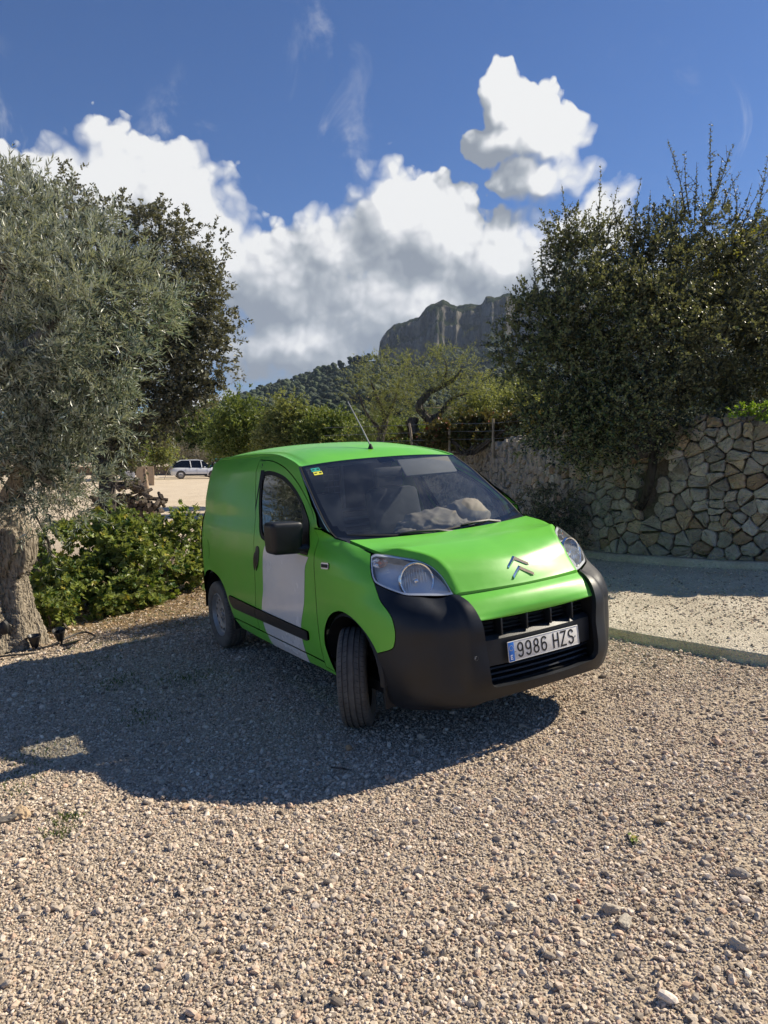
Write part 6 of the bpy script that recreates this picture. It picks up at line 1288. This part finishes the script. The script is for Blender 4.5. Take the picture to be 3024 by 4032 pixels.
# ---- cars
def car(name, label, loc, head, color, suv=True, L=4.45, Wd=1.84, H=1.65, teal=False):
    m = mat('car_paint', color, .25, coat=.8); e = empty(name, tuple(loc), label=label, category='car'); e['group'] = 'cars parked on the far lot'
    # stations from the rear (x=0) to the nose (x=L): belt height, sill height, half width
    xs = np.array([0, .06, .25, .6, 1.2, 2.0, 2.8, 3.3, 3.9, 4.25, 4.40, L])/4.45*L; zt = np.array([.78, .98, 1.02, 1.02, 1.01, .99, .98, .97, .93, .84, .70, .62])*(H/1.65); zbm = np.array([.45, .36, .32, .30, .28, .28, .28, .28, .30, .32, .36, .42]); hw = np.array([.78, .84, .90, .92, .92, .92, .92, .91, .88, .80, .70, .60])*Wd/1.84
    ring = []
    for x, t, b, w in zip(xs, zt, zbm, hw): ring.append([(x, -w*.93, b), (x, -w, b+.18), (x, -w*1.0, (b+t)/2), (x, -w*.97, t-.10), (x, -w*.86, t), (x, 0, t+.03), (x, w*.86, t), (x, w*.97, t-.10), (x, w, (b+t)/2), (x, w, b+.18), (x, w*.93, b)])
    n = 11; V = [p for r_2 in ring for p in r_2]; F = [(i*n+k, (i+1)*n+k, (i+1)*n+k+1, i*n+k+1) for i in range(len(ring)-1) for k in range(n-1)]+[tuple(range(n)), tuple((len(ring)-1)*n+k for k in range(n-1, -1, -1))]
    MB().add(V, F).build('body', [m], e, sharp=50)
    gx = np.array([.12, .55, .95, 2.3, 2.75, 3.45])/4.45*L; gt = np.array([1.02, 1.42, 1.60, 1.62, 1.55, .99])*(H/1.65); gb = np.full(6, .97)*(H/1.65); gw = np.array([.78, .68, .64, .64, .66, .74])*Wd/1.84
    V = []; F = []
    for x, t, w, b in zip(gx, gt, gw, gb): V += [(x, -.84*Wd/1.84, b), (x, -w, t), (x, w, t), (x, .84*Wd/1.84, b)]
    for i in range(5): F += [(4*i, 4*i+4, 4*i+5, 4*i+1), (4*i+1, 4*i+5, 4*i+6, 4*i+2), (4*i+2, 4*i+6, 4*i+7, 4*i+3)]
    F += [(0, 1, 2, 3)]; MB().add(V, F).build('windows', [GLOSSB], e, sharp=20)
    V = []; F = []
    for x, t, w in zip(gx[1:5], gt[1:5], gw[1:5]): V += [(x, -w-.015, t-.02), (x, -w*.9, t+.03), (x, w*.9, t+.03), (x, w+.015, t-.02)]
    for i in range(3): F += [(4*i+k, 4*i+4+k, 4*i+5+k, 4*i+1+k) for k in range(3)]
    MB().add(V, F).build('roof', [m], e)
    for sy in (-1, 1):
        for px_ in (1.72, 2.62): MB().tube([(px_/4.45*L, sy*.855, .98*H/1.65), (px_/4.45*L-.08, sy*.67, 1.55*H/1.65)], .035, 4).build('door_pillar', [m], e)
        for wx in (.86, 3.55):
            w_ = empty('wheel'); w_.parent = e; w_.location = (wx/4.45*L, sy*.80, .34)
            MB().lathe([(-.12*sy, .16), (-.12*sy, .33), (.12*sy, .34), (.13*sy, .22)], 24, 'y').build('tyre', [TYRE], w_); MB().lathe([(.11*sy, .22), (.09*sy, .20), (.125*sy, .05), (.125*sy, 0)], 10, 'y').build('rim', [STEEL], w_)
            MB().lathe([(sy*.0, .40), (sy*.128, .40), (sy*.128, .33)], 20, 'y', (wx/4.45*L, sy*.80, .34), ang=math.pi).build('wheel_arch', [BLACKP], e)
        MB().box((2.1/4.45*L, sy*.905, .36), (1.9, .05, .16), bev=.02).build('side_sill', [BLACKP], e)
        MB().box((.07, sy*.66, .88*H/1.65), (.06, .38, .10), bev=.02).build('tail_light', [REDL], e); MB().box((2.85/4.45*L, sy*1.0, 1.02*H/1.65), (.12, .18, .12), bev=.03).build('mirror', [m], e)
        for hx in (1.55, 2.5): MB().box((hx/4.45*L, sy*.93, .84*H/1.65), (.18, .02, .03)).build('door_handle', [m], e)
        for lx in (1.28, 2.2, 3.05): MB().box((lx/4.45*L, sy*.9165, .68*H/1.65), (.012, .014, .55)).build('door_seam', [DARKP], e)
    MB().box((.015, 0, .47), (.10, 1.5, .22), bev=.03).build('rear_bumper', [BLACKP], e); MB().box((-.02, 0, .72), (.02, .52, .11)).build('number_plate', [PLW], e)
    e.rotation_euler = (0, 0, head); return e
HD_ = math.atan2(RT.y, RT.x)
def cpos(x, d): a = (x-829.5)/1558*d; return W(a, d, gz(a, d))
car('parked_car', 'white sport utility car with dark windows parked on the far lot left of the van', cpos(367, 62), HD_+R_(20), (.72, .74, .78))
car('parked_car', 'dark blue car half hidden behind the rear of the white sport utility car', cpos(366, 67), HD_+R_(24), (.03, .045, .09), H=1.5)
car('parked_car', 'white car roof just visible between the green van and the white sport utility car', cpos(452, 69), HD_+R_(8), (.70, .72, .75), H=1.5)
car('parked_car', 'small teal car behind the other parked cars', cpos(446, 76), HD_+R_(14), (.02, .42, .36), H=1.72)
# ---- boards, post, logs
PLY = mat('plywood', (.44, .32, .20), .7, var=.12, vscale=3, bump=.001, bscale=80)
def placed(name, a, d, rz, **pr): e = empty(name, tuple(W(a, d, gz(a, d))), HD_+rz, **pr); return e
a_ = (314-829.5)/1558*48; bd = placed('plywood_board', a_, 48, 0, label='tall plain plywood board standing upright on the parking lot behind the post', category='board')
MB().box((0, 0, .64), (1.18, .03, 1.27)).build('board_panel', [PLY], bd)
for x in (-.45, .45): MB().box((x, .12, .55), (.05, .20, 1.1), Matrix.Rotation(R_(8), 3, 'X')).build('board_strut', [WOODP], bd)
a_ = (281-829.5)/1558*46; sg = placed('sign_board', a_, 46, 0, label='white parking sign with a black car picture standing left of the plywood board', category='sign')
MB().box((0, 0, .62), (.64, .02, .78)).build('sign_panel', [mat('sign_white', (.66, .66, .66), .6)], sg)
cs = MB(); cs.add([(-.22, -.013, .57), (.22, -.013, .57), (.23, -.013, .62), (.12, -.013, .64), (.04, -.013, .69), (-.08, -.013, .69), (-.16, -.013, .64), (-.23, -.013, .62)], [(0, 1, 2, 3, 4, 5, 6, 7)]); cs.build('car_picture', [INK], sg, smooth=False)
for x in (-.13, .14): MB().lathe([(-.016, 0), (-.016, .04)], 12, 'y', (x, 0, .57)).build('car_picture', [INK], sg)
tx = MB(); tr_ = np.random.RandomState(4)
GREYT = mat('sign_print_grey', (.25, .25, .27), .6)
for (z, x0, x1) in ((.93, -.20, .14), (.885, -.24, .22), (.84, -.18, .2), (.44, -.12, .16), (.40, -.22, .22), (.36, -.2, .18)):
    x = x0
    while x < x1: w = tr_.uniform(.02, .07); tx.box((x+w/2, -.012, z), (w*.8, .002, .018)); x += w
tx.build('sign_print', [GREYT], sg, smooth=False)
for x in (-.22, .22): MB().box((x, .10, .14), (.04, .04, .30)).build('sign_leg', [STEEL], sg)
for k, x in enumerate((-.05, .22)): o = MB().lathe([(0, .09), (.16, .10), (.20, .05), (.24, .05), (.24, 0)], 14, 'z').build('floor_lamp_can', [CLIP], None, label=('grey metal can on the ground below the white sign, left one', 'grey metal can on the ground below the white sign, right one')[k], category='can', group='metal cans below the white sign'); o.location = W((281-829.5)/1558*45.6+x, 45.6, gz(-16, 45.6))
sk = MB(); r = np.random.RandomState(5); limb([px3(694, 1, 1)*0+np.array(W((355-829.5)/1558*60, 60, gz(-18, 60))), np.array(W((361-829.5)/1558*60, 60, gz(-18, 60)+.6)), np.array(W((370-829.5)/1558*60, 60, gz(-18, 60)+1.15))], [.03, .02, .02], sk, r, 0, 5, 4); sk.build('stick', [WOODP], None, label='thin pale stick leaning beside the plywood board near the white car', category='stick')
a_ = (316-829.5)/1558*30; pt = placed('wooden_post', a_, 30, 0, label='rough wooden post standing behind the log pile in front of the plywood board', category='post')
mb = MB(); limb([(0, 0, -.1), (.01, 0, .6), (-.03, 0, 1.0), (-.05, 0, 1.42)], [.105, .10, .085, .075], mb, r, .05, 12, 6); mb.build('post_trunk', [bark_mat('post_wood', (.26, .18, .12), (.42, .32, .23), (4, 4, 1.5), .01)], pt)
LOGB = bark_mat('log_bark', (.035, .028, .024), (.095, .078, .064), (6, 6, 6), .012); LOGE = mat('log_end', (.42, .33, .24), .85, var=.3, vscale=20); LOGD = mat('log_end_dark', (.075, .056, .043), .9, var=.3, vscale=14)
lp = empty('log_pile', tuple(W(-6.6, 20.3, gz(-6.6, 20.3))), label='stack of dark firewood logs beside the oak trunk in front of the parking lot', category='log pile'); r = np.random.RandomState(95); zb = gz(-6.6, 20.3)
cnt_ = 0
for row in range(11):
    z = zb+.06+.105*row; xmin, xmax = -8.1+.0*row, (-6.42 if row < 6 else -6.42-.30*(row-5))
    if row > 7: xmin = -7.6+.05*row
    a = xmin
    while a < xmax:
        rd = r.uniform(.045, .085); dj = r.normal(0, .06); l = r.uniform(.45, .7); c = W(a+rd, 19.9+dj, z+r.normal(0, .015)); dirv = (FH+RT*r.normal(0, .12)+Vector((0, 0, r.normal(0, .06)))).normalized(); n = 9
        mb = MB(); mb.tube([c, c+dirv*l*.5+Vector((0, 0, r.normal(0, .01))), c+dirv*l], [rd, rd*r.uniform(.85, 1.1), rd*.9], n, cap=False); k0 = len(mb.V); mb.F.append(tuple(range(n-1, -1, -1))); mb.M.append(1); mb.build('log', [LOGB, LOGE if r.rand() < .12 else LOGD], lp); cnt_ += 1; a += rd*2*r.uniform(.98, 1.15)
mb = MB()
for k in range(26): a = r.uniform(-7.8, -6.2); z = zb+1.05+r.uniform(0, .16)*(1 if a < -6.9 else .2)-.55*max(0, (a+6.95)); c = Vector(W(a, 19.8+r.rand()*.6, z)); dv = (RT*r.normal()+FH*.5+Vector((0, 0, r.normal(0, .25)))).normalized(); mb = MB(); mb.tube([c-dv*.28, c, c+dv*.28], [.05, .06, .045], 7); mb.build('log', [LOGB], lp)
local(lp)
# ---- garden spotlights and cable at the foot of the olive
def spot(lb, a, d, h, solar):
    e = empty('spotlight', tuple(W(a, d, gz(a, d))), HD_, label=lb, category='spotlight', group='black garden spotlights at the olive trunk')
    MB().tube([(0, 0, -.03), (0, 0, h)], [.010, .014], 8).build('spike', [DARKP], e)
    mb = MB(); mb.lathe([(0, .030), (.03, .038), (.08, .052), (.11, .062), (.115, .060), (.09, .045)], 18, 'z'); rt = Matrix.Rotation(R_(18 if solar else 4), 3, 'X'); mb.V = [tuple(rt@Vector(v)+Vector((-.01, 0, h-.01))) for v in mb.V]; mb.build('lamp_head', [mat('spot_black', (.012, .013, .016), .35)], e)
    if solar: MB().box((.09, -.03, h-.03), (.17, .11, .012), Matrix.Rotation(R_(-12), 3, 'Y'), bev=.004).build('solar_panel', [GLOSSB], e)
spot('black conical spotlight with a small flat solar panel on the ground by the olive trunk', -3.12, 6.85, .06, True); spot('black cylindrical spotlight beside the olive trunk, left of the conical one', -3.32, 6.75, .035, False)
cb = MB(); r = np.random.RandomState(8)
for k, pts in enumerate(([(-4.2, 6.6), (-3.8, 6.62), (-3.5, 6.65), (-3.25, 6.7), (-3.12, 6.8)], [(-3.12, 6.85), (-3.0, 7.05), (-2.86, 7.0), (-2.82, 6.8)], [(-3.7, 6.4), (-3.45, 6.45), (-3.2, 6.6), (-3.0, 6.62), (-2.95, 6.7), (-3.1, 6.78)], [(-4.2, 6.75), (-3.9, 6.72), (-3.6, 6.7)])):
    zz = (.02, .05, .015, .03)[k]; limb([np.array(W(a, d, gz(a, d)+zz+.02*math.sin(i*2))) for i, (a, d) in enumerate(pts)], [.009 if k != 0 else .013]*4, cb, r, 0, 6, 6)
cb.build('cable', [DARKP], None, label='black cables lying on the ground around the garden spotlights', category='cable')

# ------------------------------------------------------------------ haze
if True:
    hm = bpy.data.materials.new('haze_air'); hm.use_nodes = True; T = NT(hm.node_tree); T.n.clear(); pv = T.add('ShaderNodeVolumePrincipled'); pv.inputs['Color'].default_value = (.62, .76, 1.0, 1); pv.inputs['Density'].default_value = .00006; pv.inputs['Anisotropy'].default_value = .2
    o_ = T.add('ShaderNodeOutputMaterial'); T.l.new(pv.outputs[0], o_.inputs['Volume'])
    hz = MB(); hz.box((-800, 500, 321), (6400, 6400, 760)); hz.build('haze', [hm], None, smooth=False, kind='stuff', label='thin blue air haze over the far mountain', category='haze')
